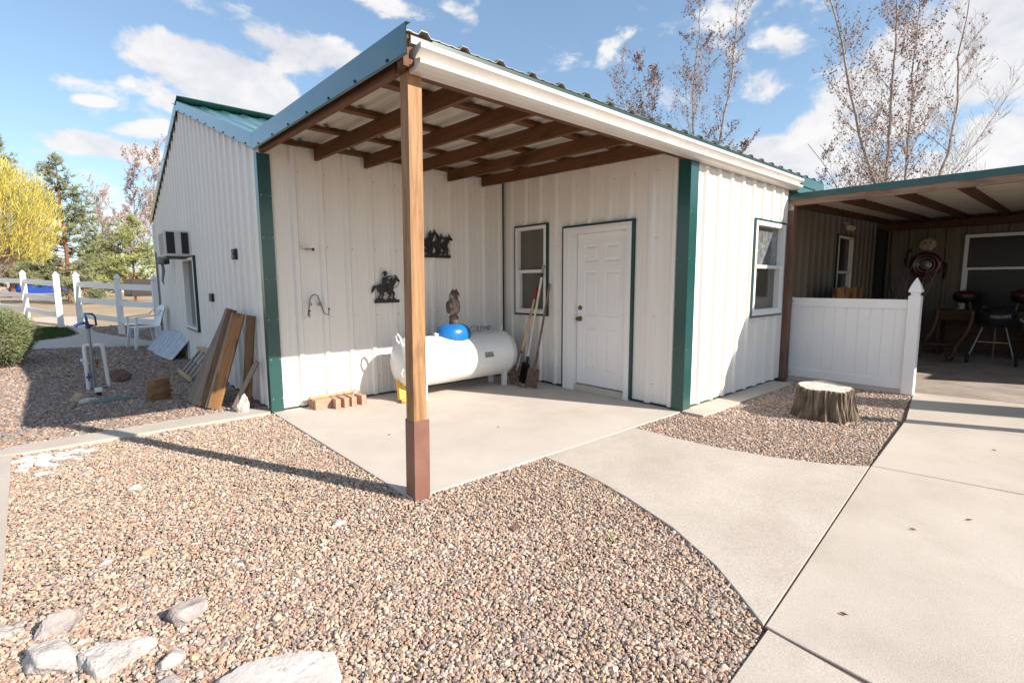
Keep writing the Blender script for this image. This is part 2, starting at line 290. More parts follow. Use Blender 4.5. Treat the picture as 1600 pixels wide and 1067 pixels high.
def thing(name,label,cat,loc=(0,0,0),rz=0,group=None):
    o=bpy.data.objects.new(name,None); o.empty_display_size=.1; COL.objects.link(o); o.location=loc; o.rotation_euler=(0,0,rz); return tag(o,label,cat,group)
def kids(o): return [c for c in bpy.data.objects if c.parent==o]
def dup(o,loc=None,rz=None,label=None,parent=None):
    c=o.copy(); COL.objects.link(c); c.parent=parent
    if loc is not None:c.location=loc
    if rz is not None:c.rotation_euler=(0,0,rz)
    if label:c['label']=label
    for ch in kids(o): dup(ch,parent=c)
    return c
def H(y):
    t=max(0,min(y,16)-4.5); return .035*t
def np_mesh(name,V,Fc,m,tint=None,parent=None,smooth=False):
    me=bpy.data.meshes.new(name); nv=len(V); nf,k=Fc.shape
    me.vertices.add(nv); me.vertices.foreach_set('co',V.astype(np.float32).ravel())
    me.loops.add(nf*k); me.loops.foreach_set('vertex_index',Fc.astype(np.int32).ravel())
    me.polygons.add(nf); me.polygons.foreach_set('loop_start',np.arange(0,nf*k,k,dtype=np.int32)); me.polygons.foreach_set('loop_total',np.full(nf,k,dtype=np.int32))
    me.polygons.foreach_set('use_smooth',np.full(nf,smooth))
    if tint is not None:
        a=me.color_attributes.new('tint','FLOAT_COLOR','POINT'); a.data.foreach_set('color',tint.astype(np.float32).ravel())
    me.materials.append(M[m]); me.update(calc_edges=True)
    o=bpy.data.objects.new(name,me); COL.objects.link(o)
    if parent:o.parent=parent
    return o
# ribbed sheet: offset profile as list of (u, n) over one 0.305 m pitch
def rib_us(u0,u1,ph=0.0,pitch=.305,h=.03):
    out=[(u0,0)]
    k=math.floor((u0-ph)/pitch)-1
    while ph+k*pitch<u1+pitch:
        c=ph+k*pitch
        for du,nn in ((-.045,0),(-.022,h),(.022,h),(.045,0),(.085,0),(.093,.004),(.112,.004),(.120,0),(.185,0),(.193,.004),(.212,.004),(.220,0)):
            u=c+du
            if u0+.001<u<u1-.001: out.append((u,nn))
        k+=1
    out.append((u1,0)); return out
def ribwall(mb,o,ud,nd,u0,u1,z0,zt,opens=(),ph=0.0,h=.03,z0f=None):
    us=rib_us(u0,u1,ph,h=h); 
    cuts=sorted({c for op in opens for c in op[:2]}|({c for c in zt.cuts} if hasattr(zt,'cuts') else set()))
    def nat(u):
        for (a,na),(b,nb) in zip(us,us[1:]):
            if a<=u<=b: return na+(nb-na)*(u-a)/max(b-a,1e-9)
        return 0
    for c in cuts:
        if u0<c<u1: us=sorted(us+[(c,nat(c))])
    o=Vector(o);ud=Vector(ud);nd=Vector(nd)
    for (a,na),(b,nb) in zip(us,us[1:]):
        if b-a<1e-5: continue
        mid=(a+b)/2; iv=[(z0,None)]; segs=[]; lo=z0
        for op in sorted([q for q in opens if q[0]<=mid<=q[1]],key=lambda q:q[2]):
            if op[2]>lo: segs.append((lo,lo,op[2],op[2]))
            lo=op[3]
        segs.append((lo,lo,zt(a),zt(b)))
        for la,lb,ta,tb in segs:
            P=lambda u,nn,z:o+ud*u+nd*nn+Vector((0,0,z))
            mb.quad(P(a,na,la),P(b,nb,lb),P(b,nb,tb),P(a,na,ta))
    return mb

exec_parts=[]
# ================================================================== GROUND / SETTING
xs=[-400,-150,-60,-30,-18,-12,-8,-5,-3,0,3,6,9,12,16,22,40,80,180,500]; ys=[-200,-60,-30,-15,-10,-6,-3,0,2,4.5,6,8,10,12,14,16,20,28,40,60,90,140,250,500,900]
mb=MB()
gv=[(x,y,H(y)-.07) for y in ys for x in xs]; nx=len(xs)
mb.add(gv,[(j*nx+i,j*nx+i+1,(j+1)*nx+i+1,(j+1)*nx+i) for j in range(len(ys)-1) for i in range(nx-1)])
tag(mb.build('ground','field'),kind='structure')
# soil under the gravel
mb=MB(); gy=[-14,-8,-4,0,2,4.5,6,7,8,9,10,11,11.6]
mb.add([(x,y,H(y)-.028) for y in gy for x in (-14,7.2)],[(2*i,2*i+1,2*i+3,2*i+2) for i in range(len(gy)-1)])
tag(mb.build('gravel_bed','soil'),kind='structure')
def slab(name,poly,top,th,m,bev=.003):
    mb=MB(); n=len(poly); c=Vector((sum(p[0] for p in poly)/n,sum(p[1] for p in poly)/n))
    T=top if callable(top) else (lambda y:top)
    ins=[]
    for i in range(n):
        a=Vector(poly[i-1]);b=Vector(poly[i]);d=Vector(poly[(i+1)%n]); e1=(b-a).normalized();e2=(d-b).normalized()
        n1=Vector((-e1.y,e1.x));n2=Vector((-e2.y,e2.x)); bis=(n1+n2); bis=bis/max(bis.dot(n1),.3); ins.append(b+bis*bev)
    vs=[(p[0],p[1],T(p[1])-th) for p in poly]+[(p[0],p[1],T(p[1])-bev*.8) for p in poly]+[(p[0],p[1],T(p[1])) for p in ins]
    fs=[tuple(range(2*n,3*n))]+[(i,(i+1)%n,(i+1)%n+n,i+n) for i in range(n)]+[(i+n,(i+1)%n+n,(i+1)%n+2*n,i+2*n) for i in range(n)]
    mb.add(vs,fs); return tag(mb.build(name,m),kind='structure')
g=.006
# ccw polygons. porch slab, then curved walk, driveway bays
slab('porch_slab',[(-.02,-3.11),(3.47,-3.11),(3.6,-3.0),(3.6,.05),(-.02,.05)],0.0,.12,'slab')
inner=[(2.50,-3.114),(2.50,-3.45),(2.52,-3.86),(2.63,-4.36),(2.81,-4.76),(2.985,-4.990)]
outer=[(.455,-5.212),(.60,-5.04),(.74,-4.86),(.94,-4.49),(1.09,-4.05),(1.17,-3.75),(1.22,-3.48),(1.235,-3.114)]
slab('walkway',[outer[0]]+inner[::-1]+outer[::-1][:-1],-.003,.12,'conc2')
def jstrip(*pts):
    mb=MB()
    for a,b in zip(pts,pts[1:]): mb.bar((a[0],a[1],-.016),(b[0],b[1],-.016),.03,.012)
    tag(mb.build('joint_dirt','joint'),kind='structure')
jstrip((.45,-5.217),(2.99,-4.996)); jstrip((2.99,-4.99),(3.31,-7.8)); jstrip((.447,-5.24),(.29,-7.6)); jstrip((4.866,-4.87),(5.2,-7.7)); jstrip((1.24,-3.112),(2.5,-3.112))
slab('driveway',[(.455,-5.221),(.445,-5.30),(.30,-7.6),(3.3,-7.8),(3.14,-5.98),(3.0,-5.0)],-.001,.12,'conc')
slab('driveway',[(.04,-5.26),(-.35,-5.35),(-.6,-7.4),(.288,-7.6),(.385,-5.76),(.443,-5.235)],-.004,.12,'conc')
slab('driveway',[(3.01,-5.0),(3.155,-5.98),(3.31,-7.8),(5.19,-7.7),(4.99,-5.85),(4.86,-4.87)],-.001,.12,'conc')
slab('driveway',[(4.872,-4.868),(5.002,-5.85),(5.2,-7.7),(7.0,-7.6),(6.74,-5.72),(6.56,-4.63)],-.001,.12,'conc')
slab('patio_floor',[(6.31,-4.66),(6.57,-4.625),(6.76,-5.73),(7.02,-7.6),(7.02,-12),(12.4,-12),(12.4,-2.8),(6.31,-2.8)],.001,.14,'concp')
slab('foundation_strip',[(3.40,-3.385),(5.96,-3.36),(5.98,-3.0),(3.46,-3.0),(3.46,-3.12),(3.40,-3.13)],.012,.1,'conc')
slab('garden_curb',[(-2.12,-.06),(-.06,-.05),(-.02,.03),(-.18,.30),(-.30,.35),(-1.2,.30),(-2.18,.24),(-2.30,-.02)],.012,.08,'conc')
slab('garden_curb',[(-2.31,-.03),(-2.19,-.07),(-2.13,-.09),(-2.02,-2.4),(-1.95,-4.2),(-2.15,-4.2),(-2.24,-2.4)],.012,.08,'conc')
mb=MB(); 
for (a,b) in (((2.6,-3.12),(1.24,-3.12)),): pass
Hy=lambda y:H(y)+.0
slab('footpath',[(-6,8.4),(-2.32,8.3),(-1.51,8.06),(-.34,7.5),(.3,7.2),(.3,8.0),(-.28,8.3),(-.66,9.3),(-1.21,10.85),(-1.35,13.4),(-1.78,13.4),(-1.52,10.72),(-1.70,10.2),(-2.07,9.8),(-2.6,9.6),(-6,9.7)],Hy,.1,'conc2')
slab('footpath',[(-1.80,13.3),(-1.30,13.3),(-1.2,16),(-3.2,16.5)],lambda y:H(y)+.002,.1,'conc2')
mb=MB(); mb.add([(x,y,H(y)+.012) for x,y in [(-6,9.75),(-2.6,9.66),(-2.12,9.86),(-1.78,10.25),(-1.60,10.7),(-1.82,12.5),(-6,13.2)]],[tuple(range(7))])
tag(mb.build('lawn','grass'),kind='structure')
# grass blades on the lawn: ground cover
def in_poly(P,poly):
    x=P[:,0];y=P[:,1];c=np.zeros(len(P),bool);n_=len(poly);j=n_-1
    for i in range(n_):
        xi,yi=poly[i];xj,yj=poly[j]
        m_=((yi>y)!=(yj>y))&(x<(xj-xi)*(y-yi)/(yj-yi+1e-12)+xi); c^=m_; j=i
    return c
LAWN=[(-6,9.75),(-2.6,9.66),(-2.12,9.86),(-1.78,10.25),(-1.60,10.7),(-1.82,12.5),(-6,13.2)]
N=14000; P=np.c_[RNG.uniform(-3.4,-1.5,N),RNG.uniform(9.6,13,N)]; P=P[in_poly(P,LAWN)]; n_=len(P); a=RNG.uniform(0,2*PI,n_); h=RNG.uniform(.03,.06,n_); z=np.array([H(t) for t in P[:,1]])+.01
b0=np.c_[P[:,0]-np.cos(a)*.008,P[:,1]-np.sin(a)*.008,z]; b1=np.c_[P[:,0]+np.cos(a)*.008,P[:,1]+np.sin(a)*.008,z]; b2=np.c_[P[:,0]+np.sin(a)*.02,P[:,1]+np.cos(a)*.02,z+h]
tag(np_mesh('grass',np.stack([b0,b1,b2],1).reshape(-1,3),np.arange(3*n_).reshape(-1,3),'grass'),'short green lawn grass beside the far footpath','grass',kind='stuff')

# ------------------------------------------------------------------ gravel
phi=(1+5**.5)/2
ICO=np.array([(-1,phi,0),(1,phi,0),(-1,-phi,0),(1,-phi,0),(0,-1,phi),(0,1,phi),(0,-1,-phi),(0,1,-phi),(phi,0,-1),(phi,0,1),(-phi,0,-1),(-phi,0,1)],float); ICO/=np.linalg.norm(ICO[0])
ICF=np.array([(0,11,5),(0,5,1),(0,1,7),(0,7,10),(0,10,11),(1,5,9),(5,11,4),(11,10,2),(10,7,6),(7,1,8),(3,9,4),(3,4,2),(3,2,6),(3,6,8),(3,8,9),(4,9,5),(2,4,11),(6,2,10),(8,6,7),(9,8,1)])
def subdiv(V,Fc):
    V=[tuple(v) for v in V]; mid={}; out=[]
    def m_(a,b):
        k=(min(a,b),max(a,b))
        if k not in mid:
            p=np.array(V[a])+np.array(V[b]); p/=np.linalg.norm(p); mid[k]=len(V); V.append(tuple(p))
        return mid[k]
    for a,b,c in Fc:
        x,y,z=m_(a,b),m_(b,c),m_(c,a); out+=[(a,x,z),(b,y,x),(c,z,y),(x,y,z)]
    return np.array(V),np.array(out)
ICO1,ICF1=subdiv(ICO,ICF)
PAL=np.array([(.58,.45,.37),(.50,.37,.30),(.66,.55,.46),(.42,.33,.285),(.36,.315,.30),(.64,.47,.32),(.25,.22,.21),(.74,.66,.59),(.48,.32,.25),(.40,.37,.36),(.58,.49,.45),(.44,.28,.22)])*np.array([.90,.845,.775])
PW=np.array([15,13,12,9,7,8,5,7,6,6,9,3.]);PW/=PW.sum()
def stones(P,z,size,fine,tw=PW,flat=.62,bright=1.0):
    n_=len(P); T,Fc=(ICO1,ICF1) if fine else (ICO,ICF); k=len(T)
    # superellipsoid-ish: jitter verts, anisotropic scale, random rotation
    V=T[None]*(1+RNG.normal(0,.13,(n_,k,1)))
    V=np.sign(V)*np.abs(V)**.85
    sc=np.stack([RNG.uniform(.8,1.35,n_),RNG.uniform(.6,1.0,n_),RNG.uniform(.45,.8,n_)*flat/.62],1)*size[:,None]
    V=V*sc[:,None,:]
    a=RNG.uniform(0,2*PI,n_); tx=RNG.normal(0,.35,n_); ty=RNG.normal(0,.35,n_)
    ca,sa=np.cos(a),np.sin(a); cx,sx=np.cos(tx),np.sin(tx); cy,sy=np.cos(ty),np.sin(ty)
    x,y,zz=V[...,0],V[...,1],V[...,2]
    y,zz=y*cx[:,None]-zz*sx[:,None],y*sx[:,None]+zz*cx[:,None]
    x,zz=x*cy[:,None]+zz*sy[:,None],-x*sy[:,None]+zz*cy[:,None]
    x,y=x*ca[:,None]-y*sa[:,None],x*sa[:,None]+y*ca[:,None]
    V=np.stack([x+P[:,0,None],y+P[:,1,None],zz+z[:,None]],-1).reshape(-1,3)
    F_=(Fc[None]+(np.arange(n_)*k)[:,None,None]).reshape(-1,3)
    c=PAL[RNG.choice(len(PAL),n_,p=tw)]*RNG.uniform(.86,1.14,(n_,1))*bright
    t=np.repeat(np.c_[c,np.ones(n_)],k,0)
    return V,F_,t
POLYS=[[(-.02,-3.11),(3.47,-3.11),(3.6,-3.0),(3.6,.05),(-.02,.05)],[outer[0]]+inner[::-1]+outer[::-1][:-1],
 [(.46,-5.21),(.04,-5.265),(-.35,-5.36),(-.8,-14),(14,-14),(12,-2),(6.31,-2.8),(6.31,-4.66),(2.98,-4.985)],
 [(3.40,-3.385),(5.96,-3.36),(5.98,-2.9),(3.4,-2.9)],
 [(-2.12,-.06),(-.06,-.05),(-.02,.03),(-.18,.30),(-.30,.35),(-1.2,.30),(-2.18,.24),(-2.30,-.02)],[(-2.31,-.03),(-2.19,-.07),(-2.13,-.09),(-2.02,-2.4),(-1.95,-4.2),(-2.15,-4.2),(-2.24,-2.4)],
 [(0,0),(7,0),(7,9),(0,9)],[(3.45,-3.1),(7,-3.1),(7,.5),(3.45,.5)],[(5.98,-2.9),(6.3,-2.9),(6.3,-3.2),(5.98,-3.2)],
 [(-6,8.4),(-2.32,8.3),(-1.51,8.06),(-.34,7.5),(.3,7.2),(.3,8.0),(-.28,8.3),(-.66,9.3),(-1.21,10.85),(-1.35,13.4),(-1.78,13.4),(-1.52,10.72),(-1.70,10.2),(-2.07,9.8),(-2.6,9.6),(-6,9.7)],LAWN]
def free(P):
    k=np.ones(len(P),bool)
    for q in POLYS: k&=~in_poly(P,q)
    return k
def visible(P,z=0,mar=60):
    d=np.c_[P,np.full(len(P),z)]-np.array(CP); zf=d@np.array(CF); xx=800+783.07*(d@np.array(CR))/np.maximum(zf,.01); yy=533.5-783.07*(d@np.array(CU))/np.maximum(zf,.01)
    return (zf>.3)&(xx>-mar*3)&(xx<1600+mar*3)&(yy<1067+mar*4)
def field(x0,x1,y0,y1,sp,size,fine,cond,**kw):
    nx_=int((x1-x0)/sp); ny_=int((y1-y0)/sp); gx,gy_=np.meshgrid(np.arange(nx_),np.arange(ny_)); P=np.c_[gx.ravel(),gy_.ravel()]*sp+RNG.uniform(-.55,.55,(nx_*ny_,2))*sp+(x0,y0)
    P=P[free(P)]; P=P[visible(P)]; d=np.hypot(P[:,0]-CP.x,P[:,1]-CP.y); P=P[cond(P,d)]
    n_=len(P); s=size*np.exp(RNG.normal(0,.28,n_)); z=np.array([H(t) for t in P[:,1]])-.020+RNG.uniform(-.004,.010,n_)+.004*np.sin(P[:,0]*5.1)*np.cos(P[:,1]*4.3)
    return stones(P,z,s,fine,**kw)
batches=[]
batches.append(field(-3,1.4,-5.6,-1.5,.0108,.0077,True,lambda P,d:(d<2.9)&(P[:,0]<1.4)))
batches.append(field(-3.4,6.4,-5.6,1.2,.0125,.0086,False,lambda P,d:(d>=2.9)&(d<5.6)&(P[:,1]<.4)))
batches.append(field(-3.4,6.4,-5.2,.4,.0170,.0115,False,lambda P,d:(d>=5.6)))
off=0; VV=[];FF=[];TT=[]
for V,F_,t in batches: VV.append(V);FF.append(F_+off);TT.append(t);off+=len(V)
tag(np_mesh('gravel',np.concatenate(VV),np.concatenate(FF),'pebble',np.concatenate(TT)),'tan and grey pea gravel spread between the slabs','gravel',kind='stuff')
PW2=np.array([5,7,4,12,14,3,16,3,10,12,8,12.]);PW2/=PW2.sum()
batches=[field(-4.2,.2,-.2,4.6,.022,.0155,False,lambda P,d:(P[:,1]>.05)&(P[:,1]<4.6),tw=PW2,flat=.6,bright=.85),
         field(-4.6,.2,4.6,12.4,.034,.022,False,lambda P,d:(P[:,1]>=4.6),tw=PW2,flat=.6,bright=.85)]
off=0; VV=[];FF=[];TT=[]
for V,F_,t in batches: VV.append(V);FF.append(F_+off);TT.append(t);off+=len(V)
tag(np_mesh('lava_gravel',np.concatenate(VV),np.concatenate(FF),'pebble',np.concatenate(TT)),'coarser grey brown gravel beyond the concrete curb by the gable wall','gravel',kind='stuff')

# ================================================================== WORKSHOP BUILDING
W=3.453; D=3.09; RIDGE=4.35; FAR=8.70
bld=thing('workshop_building','white ribbed metal workshop with green corner trim, gable end and open timber porch','building')
def screws(mb,o,ud,nd,u0,u1,zs,ph,opens=(),top=None):
    o=Vector(o);ud=Vector(ud);nd=Vector(nd);k=math.ceil((u0-ph)/.305)
    while ph+k*.305<u1:
        u=ph+k*.305+.062; k+=1
        if u>u1: break
        for z in zs:
            if top and z>top(u)-.06: continue
            if any(a-.02<u<b+.02 and c-.02<z<d+.02 for a,b,c,d in opens): continue
            p=o+ud*u+Vector((0,0,z)); r=.0065; q=[p+ud*(math.cos(t)*r)+Vector((0,0,math.sin(t)*r)) for t in [i*PI/3 for i in range(6)]]
            mb.add([x+nd*.001 for x in q]+[x+nd*.007 for x in q],[(0,1,2,3,4,5),(6,7,8,9,10,11)]+[(i,(i+1)%6,6+(i+1)%6,6+i) for i in range(6)],1)
class ZT:
    def __init__(s,f,cuts=()): s.f=f;s.cuts=cuts
    def __call__(s,u): return s.f(u)
# gable wall (faces -X), u=Y
gz=ZT(lambda y:2.93+(y if y<RIDGE else FAR-y)*.345,(RIDGE,))
OPG=[(3.93,4.95,.66,1.90)]
mb=MB(); ribwall(mb,(0,0,0),(0,1,0),(-1,0,0),.0,FAR,.02,gz,OPG,ph=.12,h=.028); screws(mb,(0,0,0),(0,1,0),(-1,0,0),.1,FAR,(.3,1.2,2.1,3.0),.12,OPG,gz); mb.build('wall',['wall','galv'],bld)
# porch back wall (faces -Y), u=X
mb=MB(); ribwall(mb,(0,0,0),(1,0,0),(0,-1,0),.0,W,.02,ZT(lambda u:3.0),(),ph=.335); screws(mb,(0,0,0),(1,0,0),(0,-1,0),.1,W,(.25,1.05,1.87,2.7),.335); mb.build('wall',['wall','galv'],bld)
# door wall (faces -X), u = -Y
OPD=[(.318,.957,1.0,2.25),(1.30,2.393,.0,2.165)]
mb=MB(); ribwall(mb,(W,0,0),(0,-1,0),(-1,0,0),0,D,.02,ZT(lambda u:3.0-.03*u),OPD,ph=.20); screws(mb,(W,0,0),(0,-1,0),(-1,0,0),.1,D,(.25,1.05,1.95,2.7),.20,OPD); mb.build('wall',['wall','galv'],bld)
# outer side wall (faces -Y)
OPE=[(5.06,6.02,1.0,2.235)]
mb=MB(); ribwall(mb,(0,-D,0),(1,0,0),(0,-1,0),W,6.19,.03,ZT(lambda u:2.86),OPE,ph=3.79,h=.030)
screws(mb,(0,-D,0),(1,0,0),(0,-1,0),W+.2,6.15,(.25,1.05,1.9,2.6),3.79,OPE); mb.build('wall',['wall','galv'],bld)
# wall continuing under the carport
OPC=[(9.22,10.12,1.0,2.30)]
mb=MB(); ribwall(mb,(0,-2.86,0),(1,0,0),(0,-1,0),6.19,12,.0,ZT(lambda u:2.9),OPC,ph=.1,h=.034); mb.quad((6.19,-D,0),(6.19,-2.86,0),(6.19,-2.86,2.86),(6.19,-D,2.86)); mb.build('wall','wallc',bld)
mb=MB(); mb.box(.0,12,8.69,8.75,0,2.9); mb.build('wall','wall',bld)
# dark base closure strips
for q_ in ((W-.006,W+.02,-D,-2.40,0,.028),(W-.006,W+.02,-1.30,0,0,.028),(0.1,W-.01,-.006,.02,0,.022),(3.6,6.19,-D-.004,-D+.02,.012,.034)):
    mb=MB(); mb.box(*q_); mb.build('base_flashing','dgreen',bld)
# corner trims
mb=MB(); mb.box(-.030,.098,-.038,-.033,.0,2.84); mb.box(-.036,-.0305,-.038,.06,.0,2.84)
for z in [.15+.45*i for i in range(6)]:
    for x in (-.01,.085): mb.box(x-.006,x+.006,-.043,-.038,z-.006,z+.006,1)
mb.build('corner_trim',['green','galv'],bld)
mb=MB(); mb.box(W-.038,W-.033,-D-.034,-2.985,.0,2.835); mb.box(W-.038,W+.125,-D-.040,-D-.0345,.0,2.80)
for z in [.2+.5*i for i in range(6)]:
    for x in (W-.015,W+.11): mb.box(x-.006,x+.006,-D-.045,-D-.040,z-.006,z+.006,1)
    mb.box(W-.043,W-.038,-3.0,-2.988,z-.006,z+.006,1)
mb.build('corner_trim',['green','galv'],bld)
mb=MB(); mb.box(W-.038,W-.030,-.045,-.0,.02,2.98); mb.box(W-.036,W-.03,-.04,-.015,.02,2.98); mb.build('inner_corner_trim','dgreen',bld)
mb=MB(); mb.box(-.05,.06,FAR-.08,FAR+.06,0,2.85); mb.build('corner_trim','white',bld)
mb=MB(); mb.box(-.055,-.045,FAR-.2,FAR-.1,0,2.2); mb.build('conduit','dgreen',bld)
# windows: opening coordinates along u, outward normal nd
def window(o,ud,nd,u0,u1,z0,z1,mid,pu,pl,frame='white',trim='dgreen',fw=.045,tw=.028,depth=.03,parent=bld,curtain=False):
    o=Vector(o);ud=Vector(ud);nd=Vector(nd)
    def bx(mb,a,b,c,d,n0,n1):
        ps=[o+ud*u+nd*nn+Vector((0,0,z)) for u in (a,b) for nn in (n0,n1) for z in (c,d)]
        mb.add(ps,[(0,1,3,2),(4,6,7,5),(0,4,5,1),(2,3,7,6),(0,2,6,4),(1,5,7,3)])
    f=MB()
    for a,b,c,d in ((u0,u0+fw,z0,z1),(u1-fw,u1,z0,z1),(u0+fw,u1-fw,z0,z0+fw),(u0+fw,u1-fw,z1-fw,z1)): bx(f,a,b,c,d,-.06,depth+.008)
    if mid: bx(f,u0+fw,u1-fw,mid-.022,mid+.022,-.05,depth)
    # sash of the lower light
    if mid:
        s_=.022
        for a,b,c,d in ((u0+fw,u0+fw+s_,z0+fw,mid-.022),(u1-fw-s_,u1-fw,z0+fw,mid-.022),(u0+fw+s_,u1-fw-s_,z0+fw,z0+fw+s_)): bx(f,a,b,c,d,-.045,depth-.012)
    w=f.build('window',frame,parent)
    t=MB(); 
    for a,b,c,d in ((u0-tw,u0,z0-tw,z1+tw),(u1,u1+tw,z0-tw,z1+tw),(u0,u1,z0-tw,z0),(u0,u1,z1,z1+tw)): bx(t,a,b,c,d,-.01,depth+.004)
    t.build('trim',trim,w)
    if mid:
        p=MB(); bx(p,u0+fw,u1-fw,mid+.022,z1-fw,-.04,-.03); p.build('pane',pu,w)
        p=MB(); bx(p,u0+fw+.022,u1-fw-.022,z0+fw+.022,mid-.022,-.05,-.042); p.build('pane',pl,w)
    else:
        p=MB(); bx(p,u0+fw,u1-fw,z0+fw,z1-fw,-.04,-.03); p.build('pane',pu,w)
    return w
window((0,0,0),(0,1,0),(-1,0,0),3.93,4.95,.66,1.90,None,'glassr','glassr',frame='white',depth=.05)
window((W,0,0),(0,-1,0),(-1,0,0),.318,.957,1.0,2.25,1.61,'glass','glass')
window((0,-D,0),(1,0,0),(0,-1,0),5.06,6.02,1.0,2.235,1.645,'glassd','glass',trim='green',fw=.055,depth=.045)
window((0,-2.86,0),(1,0,0),(0,-1,0),9.22,10.12,1.0,2.30,1.62,'glassk','glassk')
# door
f=MB(); o_=W
def dbx(m,y0,y1,z0,z1,n0,n1): m.box(W-n1,W-n0,y0,y1,z0,z1)
dbx(f,-1.30,-1.507+.006,0,2.165,-.05,.045); dbx(f,-2.393,-2.318,0,2.165,-.05,.045); dbx(f,-1.501,-2.318,2.075,2.165,-.05,.045)
dbx(f,-1.36,-1.40,0,2.11,.045,.052); dbx(f,-2.36,-2.38,0,2.13,.045,.052); dbx(f,-1.40,-2.36,2.115,2.135,.045,.052)
fr=f.build('door_frame','white',bld)
t=MB(); dbx(t,-1.272,-1.298,0.02,2.195,-.01,.040); dbx(t,-2.395,-2.425,0.02,2.195,-.01,.040); dbx(t,-1.298,-2.395,2.167,2.195,-.01,.040); t.build('trim','dgreen',fr)
t=MB(); dbx(t,-1.503,-2.316,0,.078,-.06,.035); t.build('threshold','conc',fr)
# slab with six moulded panels on its outer face, plane x=W+.02 (set back)
dm=MB(); X0=W+.012; ya,yb=-1.507,-2.314; z0,z1=.092,2.072; wd=ya-yb
cols=[(.125,.345),(.462,.682)]; cols=[(a*wd/.807,b*wd/.807) for a,b in cols]; rows=[(.20,.78),(.92,1.50),(1.62,1.83)]
us=sorted({0,wd}|{x for c in cols for x in c}); zs=sorted({0,z1-z0}|{x for r in rows for x in r})
def DP(u,z,n_): return (X0-n_,ya-u,z0+z)
for ua,ub in zip(us,us[1:]):
    for za,zb in zip(zs,zs[1:]):
        if any(abs(ua-c[0])<1e-6 and abs(ub-c[1])<1e-6 for c in cols) and any(abs(za-r[0])<1e-6 and abs(zb-r[1])<1e-6 for r in rows):
            rings=[(0,0),(.010,-.009),(.022,-.009),(.040,-.001)]
            R4=[[DP(ua+i,za+i,q),DP(ub-i,za+i,q),DP(ub-i,zb-i,q),DP(ua+i,zb-i,q)] for i,q in rings]
            for r1,r2 in zip(R4,R4[1:]):
                for k in range(4): dm.quad(r1[k],r1[(k+1)%4],r2[(k+1)%4],r2[k])
            dm.quad(*R4[-1])
        else: dm.quad(DP(ua,za,0),DP(ub,za,0),DP(ub,zb,0),DP(ua,zb,0))
dm.box(X0+.0125,X0+.045,yb,ya,z0,z1)
for a_,b_ in ((ya,ya),(yb,yb)): dm.quad((X0,a_,z0),(X0+.0125,a_,z0),(X0+.0125,a_,z1),(X0,a_,z1))
door=dm.build('door','white',bld)
for z,r in ((1.111,.026),(.965,.028)):
    k=MB()
    if z>1.05: k.lathe([(0,.0),(.030,.0),(.030,.012),(.022,.018),(0,.019)],(0,0,0),20,'x')
    else: k.lathe([(0,0),(.032,0),(.032,.008),(.013,.012),(.012,.035),(.026,.045),(.030,.058),(.022,.070),(0,.073)],(0,0,0),20,'x')
    k.v=[(X0-v[0],-1.565+v[1],z+v[2]) for v in k.v]; k.build('deadbolt' if z>1.05 else 'knob','brass',door)
# ---- roofs
def rsheet(name,m,x0,x1,ya_,za_,yb_,zb_,h=.028,ph=.1,th=.006,parent=bld,under=None):
    us_=rib_us(x0,x1,ph,h=h); mb=MB()
    for (a,na),(b,nb) in zip(us_,us_[1:]):
        mb.quad((a,ya_,za_+na+th),(b,ya_,za_+nb+th),(b,yb_,zb_+nb+th),(a,yb_,zb_+na+th),0)
        mb.quad((a,yb_,zb_+na+th),(b,yb_,zb_+nb+th),(b,yb_,zb_+nb),(a,yb_,zb_+na),0)
        mb.quad((a,ya_,za_+na),(b,ya_,za_+nb),(b,yb_,zb_+nb),(a,yb_,zb_+na),1)
    return mb.build(name,[m,under or m],parent)
rsheet('porch_roof','rroof',-.045,7.2,.04,3.035,-3.21,2.935,under='rsheet')
rsheet('main_roof','groof',-.06,14,RIDGE,4.47,-.05,2.965,h=.022,ph=.02)
rsheet('main_roof','groof',-.06,14,RIDGE,4.47,FAR+.25,2.90,h=.022,ph=.02)
mb=MB(); mb.bar((-.07,RIDGE-.12,4.475),(14,RIDGE-.12,4.475),.26,.012,(0,.34,1)); mb.bar((-.07,RIDGE+.12,4.475),(14,RIDGE+.12,4.475),.26,.012,(0,-.34,1)); mb.build('ridge_cap','green',bld)
# rake fascia on the gable
def rake(ya_,za_,yb_,zb_,h,name,m,x=-.062,lip=.010):
    mb=MB()
    mb.add([(x,ya_,za_),(x,yb_,zb_),(x,yb_,zb_-h),(x,ya_,za_-h)],[(0,1,2,3)])
    mb.add([(x+.004,ya_,za_),(x+.004,yb_,zb_),(x+.004,yb_,zb_-h),(x+.004,ya_,za_-h)],[(3,2,1,0)])
    mb.add([(x,ya_,za_),(x,yb_,zb_),(x+.035,yb_,zb_+.004),(x+.035,ya_,za_+.004)],[(3,2,1,0)])
    mb.add([(x,ya_,za_-h),(x,yb_,zb_-h),(x+lip,yb_,zb_-h-.012),(x+lip,ya_,za_-h-.012)],[(0,1,2,3)])
    n_=int(abs(yb_-ya_)/.45)
    for i in range(n_):
        t_=(i+.5)/n_; y=ya_+(yb_-ya_)*t_; z=za_+(zb_-za_)*t_-h+.014; mb.box(x-.008,x,y-.008,y+.008,z-.008,z+.008,1)
    return mb.build(name,[m,'black'],bld)
rake(-.0,3.045,RIDGE,4.505,.155,'rake_fascia','blue'); rake(RIDGE,4.505,FAR+.25,3.0,.155,'rake_fascia','blue')
rake(-3.265,2.955,-.006,3.043,.165,'porch_fascia','blue')
